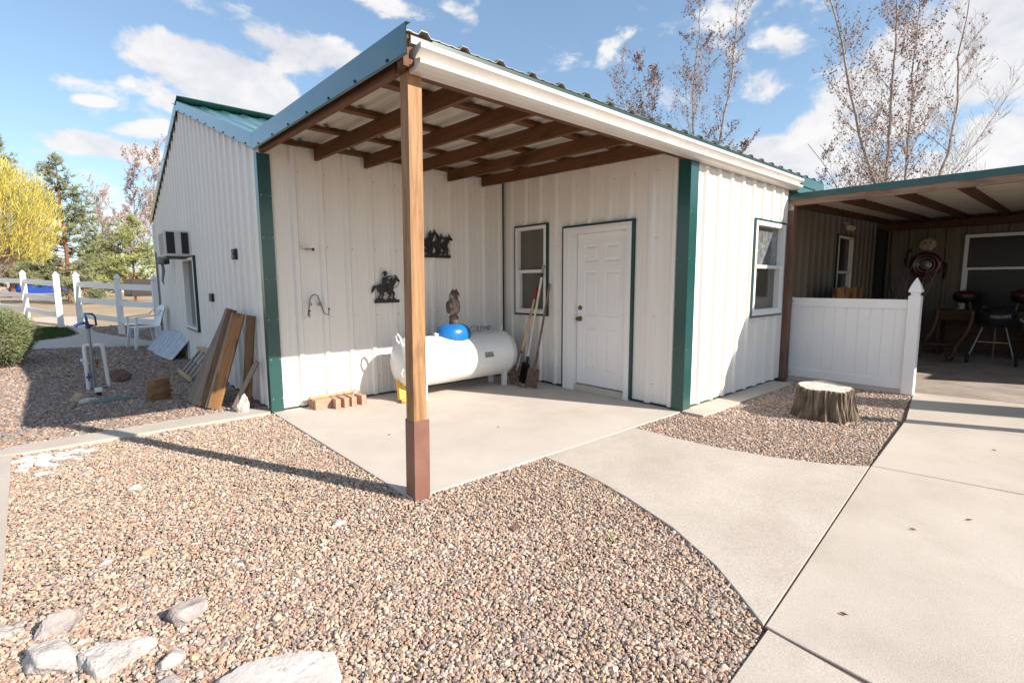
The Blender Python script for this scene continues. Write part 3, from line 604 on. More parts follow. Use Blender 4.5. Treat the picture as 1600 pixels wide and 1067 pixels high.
# timber porch frame
def zr(y): return 2.845+ (y+.05)*.031      # rafter underside
for i,x in enumerate((.02,.60,1.205,1.80,2.43,3.03)):
    mb=MB(); mb.bar((x+.0,-.035,zr(-.035)+.07),(x+.0,-3.025,zr(-3.025)+.07),.04 if i else .05,.14); mb.build('rafter','woody',bld)
for y in (-.045,-.80,-1.60,-2.40):
    mb=MB(); z=zr(y)+.142+.018; mb.box(-.02,W-.02,y-.045,y+.045,z-.017,z+.02) if y<-.1 else mb.box(-.02,W-.02,-.09,-.036,zr(-.05)+.125,zr(-.05)+.18); mb.build('purlin','woodx',bld)
mb=MB(); mb.box(.0,W+.05,-3.115,-3.03,2.75,2.905); mb.build('eave_beam','woodx',bld)
mb=MB(); mb.box(-.04,.0,-3.19,-3.118,2.745,2.93); mb.box(.0,.16,-3.19,-3.12,2.76,2.80); mb.build('fascia_end','woody',bld)
mb=MB(); mb.bar((.045,-3.075,-.02),(.078,-3.07,2.755),.098,.098,(0,1,0)); post=mb.build('post','woodz',bld)
mb=MB()
for q in range(4):
    a=PI/2*q; ca,sa=math.cos(a),math.sin(a); c=Vector((.047,-3.077,0)); u=Vector((ca,sa,0)); v=Vector((-sa,ca,0)); r=.0585; w=.0585
    A=c+u*r-v*w;B=c+u*r+v*w;A2=c+u*(r-.004)-v*(w-.004);B2=c+u*(r-.004)+v*(w-.004); zt=.522+(.012 if q%2 else 0)
    up=Vector((0,0,zt)); dn=Vector((0,0,-.06)); tl=Vector((.008,0,0))
    mb.quad(A+dn,B+dn,B+up+tl,A+up+tl); mb.quad(A2+up+tl,B2+up+tl,B2+dn,A2+dn); mb.quad(A+up+tl,B+up+tl,B2+up+tl,A2+up+tl)
mb.build('post_sleeve','sleeve',post)
# gutter along the eave
prof=[(-3.125,2.722),(-3.195,2.720),(-3.232,2.736),(-3.256,2.758),(-3.264,2.782),(-3.262,2.790),(-3.206,2.806),(-3.212,2.822),(-3.270,2.866),(-3.272,2.902),(-3.262,2.904),(-3.262,2.890),(-3.13,2.890)]
prof=[(y,2.732+(z-2.72)*.76) for y,z in prof]
mb=MB(); xs_=[.035,1.5,3.0,4.6,6.215]
for a,b in zip(xs_,xs_[1:]):
    for i in range(len(prof)-1):
        if i==11: continue
        mb.add([(a,*prof[i]),(b,*prof[i]),(b,*prof[i+1]),(a,*prof[i+1])],[(0,1,2,3)])
for x in (xs_[0],xs_[-1]): mb.add([(x,*p) for p in prof[:11]]+[(x,-3.125,prof[-1][1])],[tuple(range(12))])
mb.build('gutter','gutter',bld)
mb=MB(); mb.box(.16,6.3,-3.214,-3.205,2.84,2.880,bev=.003); mb.build('trim_board','gutter',bld)
mb=MB(); mb.box(.16,6.3,-3.204,-3.19,2.84,2.932); mb.build('eave_closure','dgreen',bld)
for q_ in ((.0,.158,-3.216,-3.208,2.870,2.915),(6.302,7.2,-3.216,-3.208,2.80,2.925)):
    mb=MB(); mb.box(*q_); mb.build('drip_edge','green',bld)
mb=MB(); mb.box(6.20,6.9,-3.20,-3.10,2.70,2.86); mb.build('eave_return','green',bld)

# ================================================================== HOUSE + CARPORT
hs=thing('house','tan ribbed house wall with a wide window at the back of the carport','building',(12,-6,0))
def HL(mb): mb.v=[(x-12,y+6,z) for x,y,z in mb.v]; return mb
OPH=[(4.33,6.25,.45,2.36)]
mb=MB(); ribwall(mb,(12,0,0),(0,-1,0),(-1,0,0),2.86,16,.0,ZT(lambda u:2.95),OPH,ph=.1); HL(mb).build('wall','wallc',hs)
w=window((12-12,6,0),(0,-1,0),(-1,0,0),4.33,6.25,.45,2.36,1.685,'glassk','glassk',fw=.06,parent=hs)
mb=MB(); mb.bar((10.5,-8.4,2.98),(17,-8.4,5.2),.1,.1); mb.add([(10.5,-8.3,3.0),(17,-8.3,5.2),(17,-18,5.2),(10.5,-18,3.0),(10.5,-8.3,2.92),(17,-8.3,5.12),(17,-18,5.12),(10.5,-18,2.92)],[(0,1,2,3),(4,7,6,5),(0,4,5,1),(0,3,7,4)]); HL(mb).build('roof','groof',hs)

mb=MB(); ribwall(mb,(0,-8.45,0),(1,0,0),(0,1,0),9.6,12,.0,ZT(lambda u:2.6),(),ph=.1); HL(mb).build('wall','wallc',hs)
cp=thing('carport','low timber framed carport with green fascia between the workshop and the house','carport',(6.25,-5,0))
def CLc(mb): mb.v=[(x-6.25,y+5,z) for x,y,z in mb.v]; return mb
mb=MB(); us_=rib_us(6.2,12,.1,h=.010)
for (a,na),(b,nb) in zip(us_,us_[1:]):
    za_=2.625+(a-6.2)*.024; zb_=2.625+(b-6.2)*.024
    mb.quad((a,-8.15,za_-na),(b,-8.15,zb_-nb),(b,-2.95,zb_-nb),(a,-2.95,za_-na),0); mb.quad((a,-8.15,za_+.03),(b,-8.15,zb_+.03),(b,-2.95,zb_+.03),(a,-2.95,za_+.03),1)
CLc(mb).build('roof_sheet',['rsheet','groof'],cp)
for y in (-3.10,-3.72,-4.33,-4.93,-5.54,-6.15,-6.76,-7.37,-7.98):
    mb=MB(); mb.bar((6.26,y,2.57),(11.75,y,2.70),.042,.115); CLc(mb).build('rafter','dbeam',cp)
mb=MB(); mb.box(11.72,11.86,-8.1,-2.92,2.52,2.66); CLc(mb).build('rear_beam','dbeam',cp)
mb=MB(); mb.box(6.20,6.245,-8.2,-2.99,2.515,2.605); CLc(mb).build('fascia_board','greyw',cp)
mb=MB(); mb.box(6.185,6.192,-8.2,-2.97,2.598,2.683); mb.box(6.192,6.32,-8.2,-2.97,2.676,2.683); CLc(mb).build('fascia_trim','green',cp)
mb=MB(); mb.box(6.202,6.33,-3.165,-3.035,-.02,2.515); p_=CLc(mb).build('post','greywz',cp)
mb=MB(); mb.prism([(-.07,0),(.05,0),(.05,.05),(.0,.095),(-.03,.095),(-.07,.05)],(6.199,-3.095,2.455),(0,1,0),(0,0,1),(-1,0,0),.004); CLc(mb).build('bracket','galv',p_)
mb=MB(); mb.box(6.20,6.33,-8.1,-7.97,-.02,2.515); CLc(mb).build('post','greywz',cp)
mb=MB(); mb.box(11.72,11.95,-3.06,-2.90,0,2.55); CLc(mb).build('post','black',cp)

# white privacy fence panel
pf=thing('privacy_fence','short white vinyl privacy panel ending in a pointed post at the carport opening','fence',(6.37,-4,0))
def PFc(mb): mb.v=[(x-6.37,y+4,z) for x,y,z in mb.v]; return mb
mb=MB(); y=-3.17
while y>-4.53:
    y2=max(y-.138,-4.53); mb.box(6.358,6.386,y2+.003,y-.003,.17,1.09,bev=.004); y=y2
mb.box(6.364,6.38,-4.53,-3.17,.17,1.09); PFc(mb).build('panel','white',pf)
mb=MB(); mb.box(6.347,6.397,-4.535,-3.165,1.085,1.212,bev=.005); PFc(mb).build('rail','white',pf)
mb=MB(); mb.box(6.347,6.397,-4.535,-3.165,.05,.175,bev=.005); PFc(mb).build('rail','white',pf)
mb=MB(); mb.box(6.355,6.39,-3.172,-3.145,.05,1.22); mb.v=[(a,b+.0,c) for a,b,c in mb.v]
for z in (.10,1.15): mb.box(6.340,6.346,-3.19,-3.178,z,z+.012,1)
PFc(mb).build('end_channel',['white','black'],pf)
mb=MB(); mb.box(6.31,6.437,-4.66,-4.533,0,1.245,bev=.004)
pp=PFc(mb).build('post','white',pf)
def sq_stack(c,prof,mi=0):
    m=MB(); vs=[]
    for r,z in prof: vs+=[(c[0]+sx*r,c[1]+sy*r,c[2]+z) for sx,sy in ((-1,-1),(1,-1),(1,1),(-1,1))]
    fs=[(4*i+k,4*i+(k+1)%4,4*i+4+(k+1)%4,4*i+4+k) for i in range(len(prof)-1) for k in range(4)]
    m.add(vs,fs+[tuple(range(4*len(prof)-4,4*len(prof)))]); return m
GOTH=[(.064,-.01),(.064,.012),(.052,.018),(.043,.03),(.043,.045),(.052,.058),(.066,.064),(.068,.072),(.060,.105),(.045,.15),(.026,.195),(.008,.235),(.001,.245)]
PFc(sq_stack((6.3735,-4.5965,1.245),GOTH)).build('post_cap','white',pp)
mb=MB(); mb.box(6.33,6.42,-4.64,-3.17,-.06,.046); tag(mb.build('fence_footing','conc2'),kind='structure')
# ================================================================== ATTACHED THINGS
ac=thing('window_air_conditioner','white box air conditioner with two dark grilles sticking out of the gable wall','air conditioner',(-.19,4.65,2.14))
mb=MB(); mb.box(-.19,.19,-.30,.30,-.22,.22,bev=.015); b_=mb.build('casing','insul',ac)
for a,b in ((-.155,-.035),(.06,.165)):
    mb=MB(); mb.box(a,b,-.306,-.3005,-.17,.19)
    for i in range(12): z=-.165+i*.03; mb.box(a+.005,b-.005,-.311,-.306,z,z+.010)
    mb.build('grille','black',ac)
mb=MB()
for i in range(14): z=-.18+i*.026; mb.box(-.197,-.1905,-.26,.26,z,z+.012)
mb.build('coil_fins','grey',ac)
mb=MB(); mb.box(-.17,.18,-.28,.28,-.245,-.221); mb.build('base_tray','black',ac)
for (y,z,w_,h_,lab) in ((1.13,1.82,.17,.13,'dark outlet box higher up on the gable wall near the corner'),(2.68,1.245,.20,.12,'dark outlet box lower on the gable wall near the leaning boards')):
    t=thing('electrical_box',lab,'outlet box',(-.03,y,z),group='outlet boxes on the gable wall')
    mb=MB(); mb.box(-.035,.02,-w_/2,w_/2,-h_/2,h_/2,bev=.006); mb.build('box','black',t)
    mb=MB(); mb.box(-.043,-.036,-w_*.32,w_*.32,-h_*.32,h_*.32,bev=.003); mb.build('cover','grey',t)
    mb=MB(); mb.lathe([(0,0),(.02,0),(.02,.006),(0,.006)],(0,0,0),12,'x'); mb.v=[(-.045-v[0],v[1]-w_*.12,v[2]+.01) for v in mb.v]; mb.build('socket','galv',t)
# security light on an arm at the far gable corner
t=thing('security_light','dark security lamp on a bent arm beside the air conditioner','lamp',(-.06,6.6,2.06))
mb=MB(); mb.tube([(.05,.3,.25),(-.02,.1,.22),(-.12,-.25,.05),(-.15,-.35,-.1)],.014,8); mb.build('arm','galv',t)
mb=MB(); mb.lathe([(0,.06),(.05,.055),(.085,0),(.085,-.09),(.075,-.10),(0,-.10)],(-.15,-.4,-.12),18); mb.build('lamp_head','grey',t)
mb=MB(); mb.lathe([(0,.02),(.05,.02),(.05,-.12),(0,-.12)],(-.10,-.62,-.10),14); mb.build('sensor','black',t)
mb=MB(); mb.tube([(-.15,-.42,-.2),(-.14,-.43,-.35),(-.17,-.44,-.55),(-.15,-.45,-.62)],[.025,.03,.02,.006],8); mb.build('hanging_tape','grey',t)
# hose hanger bracket
t=thing('hose_hanger','bent grey metal hose hanger on the porch wall','hanger',(.51,-.04,1.2))
mb=MB(); mb.tube([(-.105,-.10,-.07),(-.115,-.12,-.13),(-.10,-.03,-.12),(-.06,-.02,.08),(-.03,-.015,.115),(.0,-.015,.12),(.03,-.015,.10),(.09,-.02,-.10),(.115,-.10,-.12),(.118,-.11,-.05)],.008,8); mb.build('hook','galv',t)
mb=MB(); 
for x in (-.05,.045):
    mb=MB(); mb.box(x-.012,x+.012,-.008,.012,-.01,.03); mb.build('mount','galv',t)
for a_,b_ in (((-.105,-.10,-.07),(-.104,-.103,-.055)),((.118,-.11,-.055),(.118,-.112,-.04))):
    mb=MB(); mb.tube([a_,b_],.012,8); mb.build('rubber_tip','black',t)
t=thing('wall_tap','small brass wall tap high on the porch wall','tap',(.44,-.03,1.842))
mb=MB(); mb.tube([(0,.03,0),(0,-.05,0)],.012,10); mb.tube([(0,-.045,0),(.05,-.06,-.005)],.014,10); mb.lathe([(0,0),(.025,0),(.025,.006),(0,.006)],(-.035,-.03,-.003),12); mb.build('tap_body','pale',t)
mb=MB(); mb.tube([(.045,-.058,-.004),(.07,-.066,-.006)],.016,10); mb.build('nozzle','black',t)
# ---- metal silhouettes
def ell(cx,cy,rx,ry,ang=0,n_=18):
    a=rad(ang); return [(cx+rx*math.cos(t)*math.cos(a)-ry*math.sin(t)*math.sin(a),cy+rx*math.cos(t)*math.sin(a)+ry*math.sin(t)*math.cos(a)) for t in [2*PI*i/n_ for i in range(n_)]]
def limb(pts,ws):
    L=[];R=[]
    for i,(x,y) in enumerate(pts):
        a=pts[max(i-1,0)];b=pts[min(i+1,len(pts)-1)];d=Vector((b[0]-a[0],b[1]-a[1])).normalized();L.append((x-d.y*ws[i],y+d.x*ws[i]));R.append((x+d.y*ws[i],y-d.x*ws[i]))
    return R+L[::-1]
def silhouette(polys,scale=1):
    mb=MB()
    for i,p in enumerate(polys):
        ar=sum(p[k-1][0]*p[k][1]-p[k][0]*p[k-1][1] for k in range(len(p)))
        if ar<0:p=p[::-1]
        mb.prism([(a*scale,b*scale) for a,b in p],(0,0,0),(1,0,0),(0,0,1),(0,-1,0),.006+.0006*i)
    return mb
def horse(x,y,s=1,fl=1,tail=True,ph=0):
    q=lambda pts:[(x+fl*a*s,y+b*s) for a,b in pts]
    P=[q(ell(0,0,.105,.052,4)),q(ell(.075,.01,.05,.055)),q(ell(-.075,.008,.052,.055)),
       q(limb([(.08,.03),(.125,.085),(.155,.13)],[.045,.032,.022])),q(limb([(.145,.14),(.185,.12),(.215,.095)],[.026,.020,.012])),q([(.150,.15),(.158,.185),(.172,.152)]),
       q(limb([(.10,.075),(.085,.115),(.11,.155)],[.006,.02,.006]))]
    L=[[(.09,-.03),(.13,-.075),(.115,-.12),(.135,-.135)],[(.06,-.03),(.075,-.09),(.045,-.125),(.05,-.145)],[(-.08,-.02),(-.065,-.08),(-.105,-.12),(-.10,-.145)],[(-.06,-.03),(-.03,-.085),(-.055,-.125),(-.035,-.145)]]
    for l in L: P.append(q(limb([(a+ph*(b<-.1),b) for a,b in l],[.030,.014,.009,.013])))
    if tail: P.append(q(limb([(-.115,.03),(-.155,.025),(-.185,-.02),(-.20,-.06)],[.010,.020,.018,.003])))
    return P
t=thing('rider_silhouette','black cut metal wall art of a rider swinging a lasso on a galloping horse','wall art',(1.43,-.045,1.225))
mb=MB(); mb.box(-.175,.175,-.012,.0,-.028,.012); mb.build('base_bar','black',t)
P_=[[(a,b) for a,b in p] for p in horse(-.02,.155,.95)]
P_+=[limb([(-.02,.19),(-.03,.25),(-.025,.30)],[.035,.034,.026]),ell(-.018,.335,.020,.022),ell(-.018,.352,.042,.008,-6),ell(-.018,.364,.022,.016),limb([(-.02,.285),(.03,.265),(.06,.25)],[.014,.011,.009]),limb([(-.02,.29),(.025,.31),(.06,.315)],[.012,.010,.008]),limb([(.0,.19),(.03,.14),(.02,.09),(.04,.075)],[.022,.016,.011,.012]),ell(-.10,.02,.06,.018),ell(.06,.015,.07,.015)]
silhouette(P_).build('figure','black',t)
mb=MB(); mb.tube([(.055,-.006,.315),(.08,-.006,.30),(.11,-.006,.325),(.145,-.006,.315),(.17,-.006,.27),(.175,-.006,.22),(.15,-.006,.18),(.11,-.006,.165),(.085,-.006,.15)],.0045,6); mb.build('lasso','black',t)
t=thing('horses_silhouette','black cut metal wall art of three running horses behind the porch post','wall art',(2.15,-.045,1.82))
mb=MB(); mb.box(-.28,.28,-.012,.0,-.026,.014); mb.build('base_bar','black',t)
P_=horse(-.15,.17,1.05,1)+horse(-.01,.15,.86,1,ph=.015)+horse(.12,.14,.86,1,ph=-.01)
P_+=[limb([(-.25,.12),(-.15,.07),(-.05,.03),(.02,.012)],[.006,.02,.014,.01]),limb([(.25,.02),(.15,.05),(.05,.02)],[.004,.012,.008])]
silhouette(P_).build('figure','black',t)
# skeleton-faced figure made of a disc and bent pipe on the house wall
t=thing('scarecrow_wall_figure','wall figure with a pale round face, dark red wheel body and pipe arms','wall art',(11.93,-3.75,1.78))
mb=MB(); mb.lathe([(0,.012),(.13,.010),(.135,0),(.13,-.008),(0,-.01)],(0,0,0),28,'x',sy=1); mb.v=[(-v[0],v[1]*1.06,v[2]+.42) for v in mb.v]; hd=mb.build('face','pale',t)
for yy,zz,r in ((.035,.455,.018),(-.045,.45,.016),(-.005,.41,.008)):
    mb=MB(); mb.lathe([(0,.006),(r,.005),(r,0)],(0,0,0),12,'x'); mb.v=[(-.0125-v[0],v[1]+yy,v[2]+zz) for v in mb.v]; mb.build('eye' if r>.01 else 'nose','black',hd)
mb=MB(); mb.lathe([(.0,.0),(.13,.0),(.15,.03),(.20,.05),(.25,.045),(.27,.02),(.265,0)],(0,0,0),40,'x'); mb.v=[(-v[0],v[1],v[2]) for v in mb.v]; mb.prism([(-.15,-.20),(.15,-.20),(.12,-.36),(-.12,-.36)],(-.01,0,0),(0,1,0),(0,0,1),(-1,0,0),.03); mb.box(-.03,0,-.03,.03,.26,.31); mb.build('body','dred',t)
mb=MB(); mb.lathe([(0,.03),(.06,.025),(.085,.012),(.10,.004)],(0,0,0),32,'x'); mb.lathe([(.135,.030),(.145,.040),(.155,.038),(.155,.034)],(0,0,0),32,'x'); mb.v=[(-v[0],v[1],v[2]) for v in mb.v]; mb.build('hub','galv',t)
mb=MB(); mb.tube([(-.02,.20,.0),(-.03,.31,-.02),(-.03,.345,.10),(-.03,.315,.26),(-.03,.25,.35)],.024,8); mb.build('arm','black',t)
mb=MB(); mb.tube([(-.02,-.22,.02),(-.03,-.32,.03),(-.03,-.335,-.1),(-.03,-.315,-.30)],.024,8); mb.build('arm','black',t)
# twin floodlight
t=thing('twin_floodlight','small cream twin floodlight under the carport rafter','lamp',(9.4,-2.93,2.50))
mb=MB(); mb.lathe([(0,0),(.05,0),(.05,.02),(0,.022)],(0,0,.02),14); mb.build('mount','pale',t)
for s_ in (-1,1):
    mb=MB(); mb.lathe([(.0,0),(.03,0),(.035,.03),(.055,.09),(.058,.12),(0,.11)],(0,0,0),16); mb.v=[tuple(Matrix.Rotation(rad(130),4,'X')@Matrix.Rotation(rad(35*s_),4,'Y')@Vector(v)+Vector((s_*.06,-.03,-.02))) for v in mb.v]; mb.build('lamp_head','pale',t)

# ================================================================== THINGS ON THE PORCH
tk=thing('propane_tank','long white propane tank lying on short legs against the porch wall','tank',(2.22,-.47,0))
mb=MB(); R_=.318; pr=[(0.0,-.985)]+[(R_*math.sin(t),-.80-.185*math.cos(t)) for t in [PI/2*i/10 for i in range(1,11)]]+[(R_,-.80),(R_+.003,-.797),(R_+.003,-.77),(R_,-.767),(R_,.767),(R_+.003,.77),(R_+.003,.797),(R_,.80)]+[(R_*math.cos(t),.80+.185*math.sin(t)) for t in [PI/2*i/10 for i in range(1,10)]]+[(0,.985)]
pr=[(a,b*.945) for a,b in pr]; mb.lathe(pr,(0,0,.455),48,'x'); body=mb.build('shell','tank',tk)
for x in (-.62,.70):
    mb=MB(); mb.prism([(-.17,0),(-.13,0),(-.13,.20),(.13,.20),(.13,0),(.17,0),(.19,.26),(-.19,.26)],(x-.035,0,0),(0,1,0),(0,0,1),(1,0,0),.07); mb.build('leg','tank',tk)
def lug(x,tilt):
    m=MB(); pts=[(x+.0,0,.70)]+[(x+tilt*.02+.052*math.cos(t)*tilt*-1*0+.0, .0, 0) for t in []]
    pts=[(x,-.035,.74),(x-.01*tilt,-.05,.80),(x-.015*tilt,-.035,.85),(x-.015*tilt,0,.87),(x-.015*tilt,.035,.85),(x-.01*tilt,.05,.80),(x,.035,.74)]
    m.tube(pts,.014,8); return m
mb=MB(); mb.tube([(-.85,-.05,.66),(-.88,-.09,.72),(-.90,-.09,.79),(-.905,-.04,.83),(-.90,.02,.81),(-.88,.04,.75),(-.84,.01,.68)],.014,8); mb.build('lifting_lug','tank',tk)
mb=MB(); mb.tube([(.74,-.03,.77),(.76,-.045,.81),(.765,0,.84),(.76,.045,.81),(.74,.03,.77)],.012,8); mb.build('lifting_lug','tank',tk)
mb=MB(); mb.prism([(-.02,-.02),(.02,-.02),(.02,.02),(-.02,.02)],(-.885,-.2,.52),(0,1,0),(0,0,1),(-1,0,0),.02); mb.tube([(-.905,-.16,.42),(-.935,-.16,.37),(-.91,-.14,.32)],.012,6); mb.build('end_hook','tank',tk)
mb=MB(); pr=[(.255,.0),(.262,.03),(.262,.07),(.25,.12),(.215,.17),(.15,.20),(.07,.212),(0,.215)]; mb.lathe(pr,(-.07,-.02,.70),36,sy=.74); dome=mb.build('dome_lid','bluep',tk)
mb=MB(); mb.prism([(-.07,-.045),(.07,-.045),(.07,.045),(-.07,.045)],(.30,-.317,.50),(1,0,0),(0,.42,.9),(0,-.9,.42),.004); mb.build('data_plate','galv',tk)
mb=MB(); mb.box(-.36,-.31,-.05,0,.745,.80,bev=.004); mb.box(-.375,-.355,-.05,-.02,.785,.81); mb.build('hinge','tank',tk)
mb=MB(); mb.tube([(.20,-.02,.83),(.27,-.03,.87),(.33,-.03,.84),(.36,-.02,.80)],.008,6); mb.tube([(.36,-.02,.77),(.36,-.02,.85)],.022,10); mb.lathe([(0,0),(.045,0),(.05,.02),(.045,.035),(0,.04)],(.42,-.02,.81),16); mb.tube([(.42,-.02,.83),(.52,-.02,.825),(.53,-.02,.79)],.012,8); mb.lathe([(0,-.02),(.028,-.02),(.028,.03),(0,.03)],(.535,-.03,.82),12); mb.build('regulator','galv',tk)
# owl
t=thing('owl_statue','brown mottled owl figurine perched on a block on top of the blue tank lid','statue',(2.16,-.49,.905))
mb=MB(); mb.lathe([(0,0),(.062,0),(.058,.05),(.060,.10),(.05,.115),(0,.118)],(0,0,0),14); 
mb.v=[(x*(1+.08*math.sin(a_*7)),y,z) for a_,(x,y,z) in enumerate(mb.v)]; mb.build('perch_block','rust',t)
mb=MB(); mb.lathe([(0,.10),(.04,.105),(.072,.15),(.090,.21),(.092,.26),(.080,.31),(.060,.335),(.055,.345),(.062,.365),(.058,.395),(.035,.42),(0,.425)],(0,0,0),24,sy=.82); mb.build('body','owl',t)
mb=MB(); mb.lathe([(0,-.055),(.040,-.045),(.060,-.01),(.060,.02),(.045,.05),(.02,.062),(0,.064)],(.012,-.01,.385),20); 
for s_ in (-1,1): mb.prism([(-.018,0),(.018,0),(.004,.045)],(.02+.03*s_,-.0,.425),(1,0,0),(0,0,1),(0,1,0),.012)
hd=mb.build('head','owlh',t)
for s_ in (-1,1):
    mb=MB(); mb.lathe([(0,.004),(.012,.003),(.013,0)],(0,0,0),12,'y'); mb.v=[(x+.022+s_*.02+.0,-y-.068,z+.392) for x,y,z in mb.v]; mb.build('eye','brass',hd)
    mb=MB(); mb.lathe([(0,-.09),(.018,-.07),(.026,-.0),(.02,.06),(0,.08)],(.078*s_,.01,.23),10,sy=1.6); mb.build('wing','owlh',t)
mb=MB(); mb.prism([(-.008,0),(.008,0),(0,-.022)],(.022,-.064,.382),(1,0,0),(0,0,1),(0,-1,0),.012); mb.build('beak','pale',hd)
# bricks
def brick(loc,rz,lab,grp='orange bricks on the porch slab'):
    mb=MB(); mb.box(-.030,.030,-.098,.098,0,.112,bev=.003); o=mb.build('brick','brick'); o.location=loc; o.rotation_euler=(0,0,rad(rz)); tag(o,lab,'brick',grp); return o
names_=[('front',.58,'orange brick at the near left corner of the brick row'),('second',.675,'orange brick second in the row counted from the near left corner'),('third',.77,'orange brick third in the row, next but one to the gap'),('fourth',.885,'orange brick at the right hand end of the row, beyond a gap')]
for k,(a_,x,lab) in enumerate(names_): brick((x+.02,-.285,0),(-3,2,-1,4)[k],lab)
for k,(y,lab) in enumerate([(-.235,'orange brick turned sideways, nearest of the three left ends'),(-.16,'orange brick turned sideways, middle of the three left ends'),(-.075,'orange brick turned sideways, closest to the porch wall')]): brick((.47,y,0),90+(2,-3,1)[k],lab)
mb=MB(); mb.box(-.31,.31,-.03,.03,0,.022,bev=.003); o=mb.build('wood_lath','handle'); o.location=(.66,-.10,.097); o.rotation_euler=(0,rad(-1.5),rad(3)); 
o.location=(.66,-.12,.1135); o.rotation_euler=(0,0,rad(3)); tag(o,'thin pale wood lath lying across the back of the bricks','board')
for k in range(2): pass
t=thing('yellow_block','yellow perforated foam block leaning beside the porch post near the tank end','block',(1.40,-.56,0))
mb=MB(); A=Matrix.Rotation(rad(-24),4,'X')@Matrix.Rotation(rad(8),4,'Y'); mb.box(-.12,.12,-.035,.035,0,.27,bev=.008); mb.v=[tuple(A@Vector(v)) for v in mb.v]; mb.build('block','yellow',t)
mb=MB()
for i in range(4):
    for j in range(6):
        if (i+j)%2: continue
        c=Vector((-.08+.05*i,-.036,.04+.04*j)); q=[c+Vector((math.cos(a)*.009,0,math.sin(a)*.007)) for a in [k*PI/4 for k in range(8)]]
        mb.add([tuple(A@p) for p in q],[tuple(range(8))])
tag(mb.build('holes','dgreen',t),'dark holes through the yellow block')
t=thing('yellow_scrap','small broken yellow foam scrap lying on the slab by the yellow block','scrap',(1.31,-.64,.0),.4)
mb=MB(); mb.add([(x*.055,y*.04,z*.035+.03) for x,y,z in ICO],[tuple(f) for f in ICF]); mb.build('scrap','yellow',t)
# shovels
def tool(name,lab,base,top,parts):
    t=thing(name,lab,'shovel',base); b=Vector((0,0,0)); T=Vector(top)-Vector(base); parts(t,T); return t
def blade_round(t,T,m='rust',w=.115,L=.29,square=False,back=.05):
    d=T.normalized(); side=Vector((0,-1,0)); side=(side-d*side.dot(d)).normalized(); nn=side.cross(d)
    if nn.x>0: nn=-nn
    mb=MB(); R=8;C=8;vs=[]
    for i in range(R+1):
        s_=i/R
        if square: ww=w*(1-.05*s_) if s_<.98 else w*.9
        else: ww=w*math.sqrt(max(0,1-(1-min(s_/.45,1))**2))*(1-.12*max(0,(s_-.6))) if s_>0 else .01
        for j in range(C+1):
            u=(j/C*2-1); vs.append(d*(s_*L)+side*(ww*u)+nn*(-.028*(u*u)*-1*(1 if not square else .6)-.0)+nn*0)
    fs=[(i*(C+1)+j,i*(C+1)+j+1,(i+1)*(C+1)+j+1,(i+1)*(C+1)+j) for i in range(R) for j in range(C)]
    n0=len(vs); mb.add(vs+[v-nn*.003 for v in vs],fs+[tuple(n0+k for k in f[::-1]) for f in fs],0,True)
    mb.build('blade',m,t); return d
def sh1(t,T):
    d=blade_round(t,T,w=.10,L=.28); a=d*.20; 
    mb=MB(); mb.tube([a,d*.26,d*.46],[.012,.018,.019],10); mb.build('socket','galv',t)
    mb=MB(); mb.tube([d*.462,d*.50],.0215,10); mb.build('collar','red',t)
    mb=MB(); L=T.length; mb.tube([d*.50,d*(L-.18)],[.018,.016],10); mb.build('handle','handle',t)
    mb=MB(); mb.tube([d*(L-.18),d*(L-.02),d*L],[.020,.021,.014],10); mb.build('grip','red',t)
tool('shovel','round point shovel with red collar and red grip leaning by the tank end',(3.02,-.705,.0),(3.395,-.815,1.385),sh1)
def sh2(t,T):
    d=blade_round(t,T,'black',w=.085,L=.30,square=True); L=T.length
    mb=MB(); mb.tube([d*.24,d*.30,d*.40],[.012,.02,.021],10); mb.build('socket','black',t)
    mb=MB(); mb.tube([d*.40,d*(L-.17)],.0165,10); mb.build('handle','whandle',t)
    mb=MB(); mb.tube([d*(L-.17),d*(L-.11)],.019,10); mb.build('grip','black',t)
    mb=MB(); mb.tube([d*(L-.11),d*L],[.013,.02],10); mb.build('end_cap','galv',t)
tool('scoop_shovel','cream handled shovel with a black blade, middle of the leaning tools',(3.20,-.72,.0),(3.395,-.94,1.69),sh2)
def sh3(t,T):
    d=blade_round(t,T,w=.118,L=.27,square=True); L=T.length
    mb=MB(); mb.tube([d*.20,d*.28,d*.50],[.012,.017,.019],10); mb.build('socket','rust',t)
    mb=MB(); mb.tube([d*.49,d*(L-.02),d*L],[.0165,.0165,.012],10); mb.build('handle','ghandle',t)
tool('square_shovel','rusty square blade shovel with a grey handle leaning right of the window',(3.06,-1.04,.0),(3.41,-1.045,1.43),sh3)
t=thing('garden_tool_head','dark curved tool blade lying on the slab under the shovels','tool',(3.02,-.93,.01))
mb=MB(); mb.tube([(-.06,.16,.012),(-.04,.08,.014),(-.06,-.02,.010),(-.05,-.12,.010)],[.006,.010,.010,.004],6); mb.build('blade','rust',t)

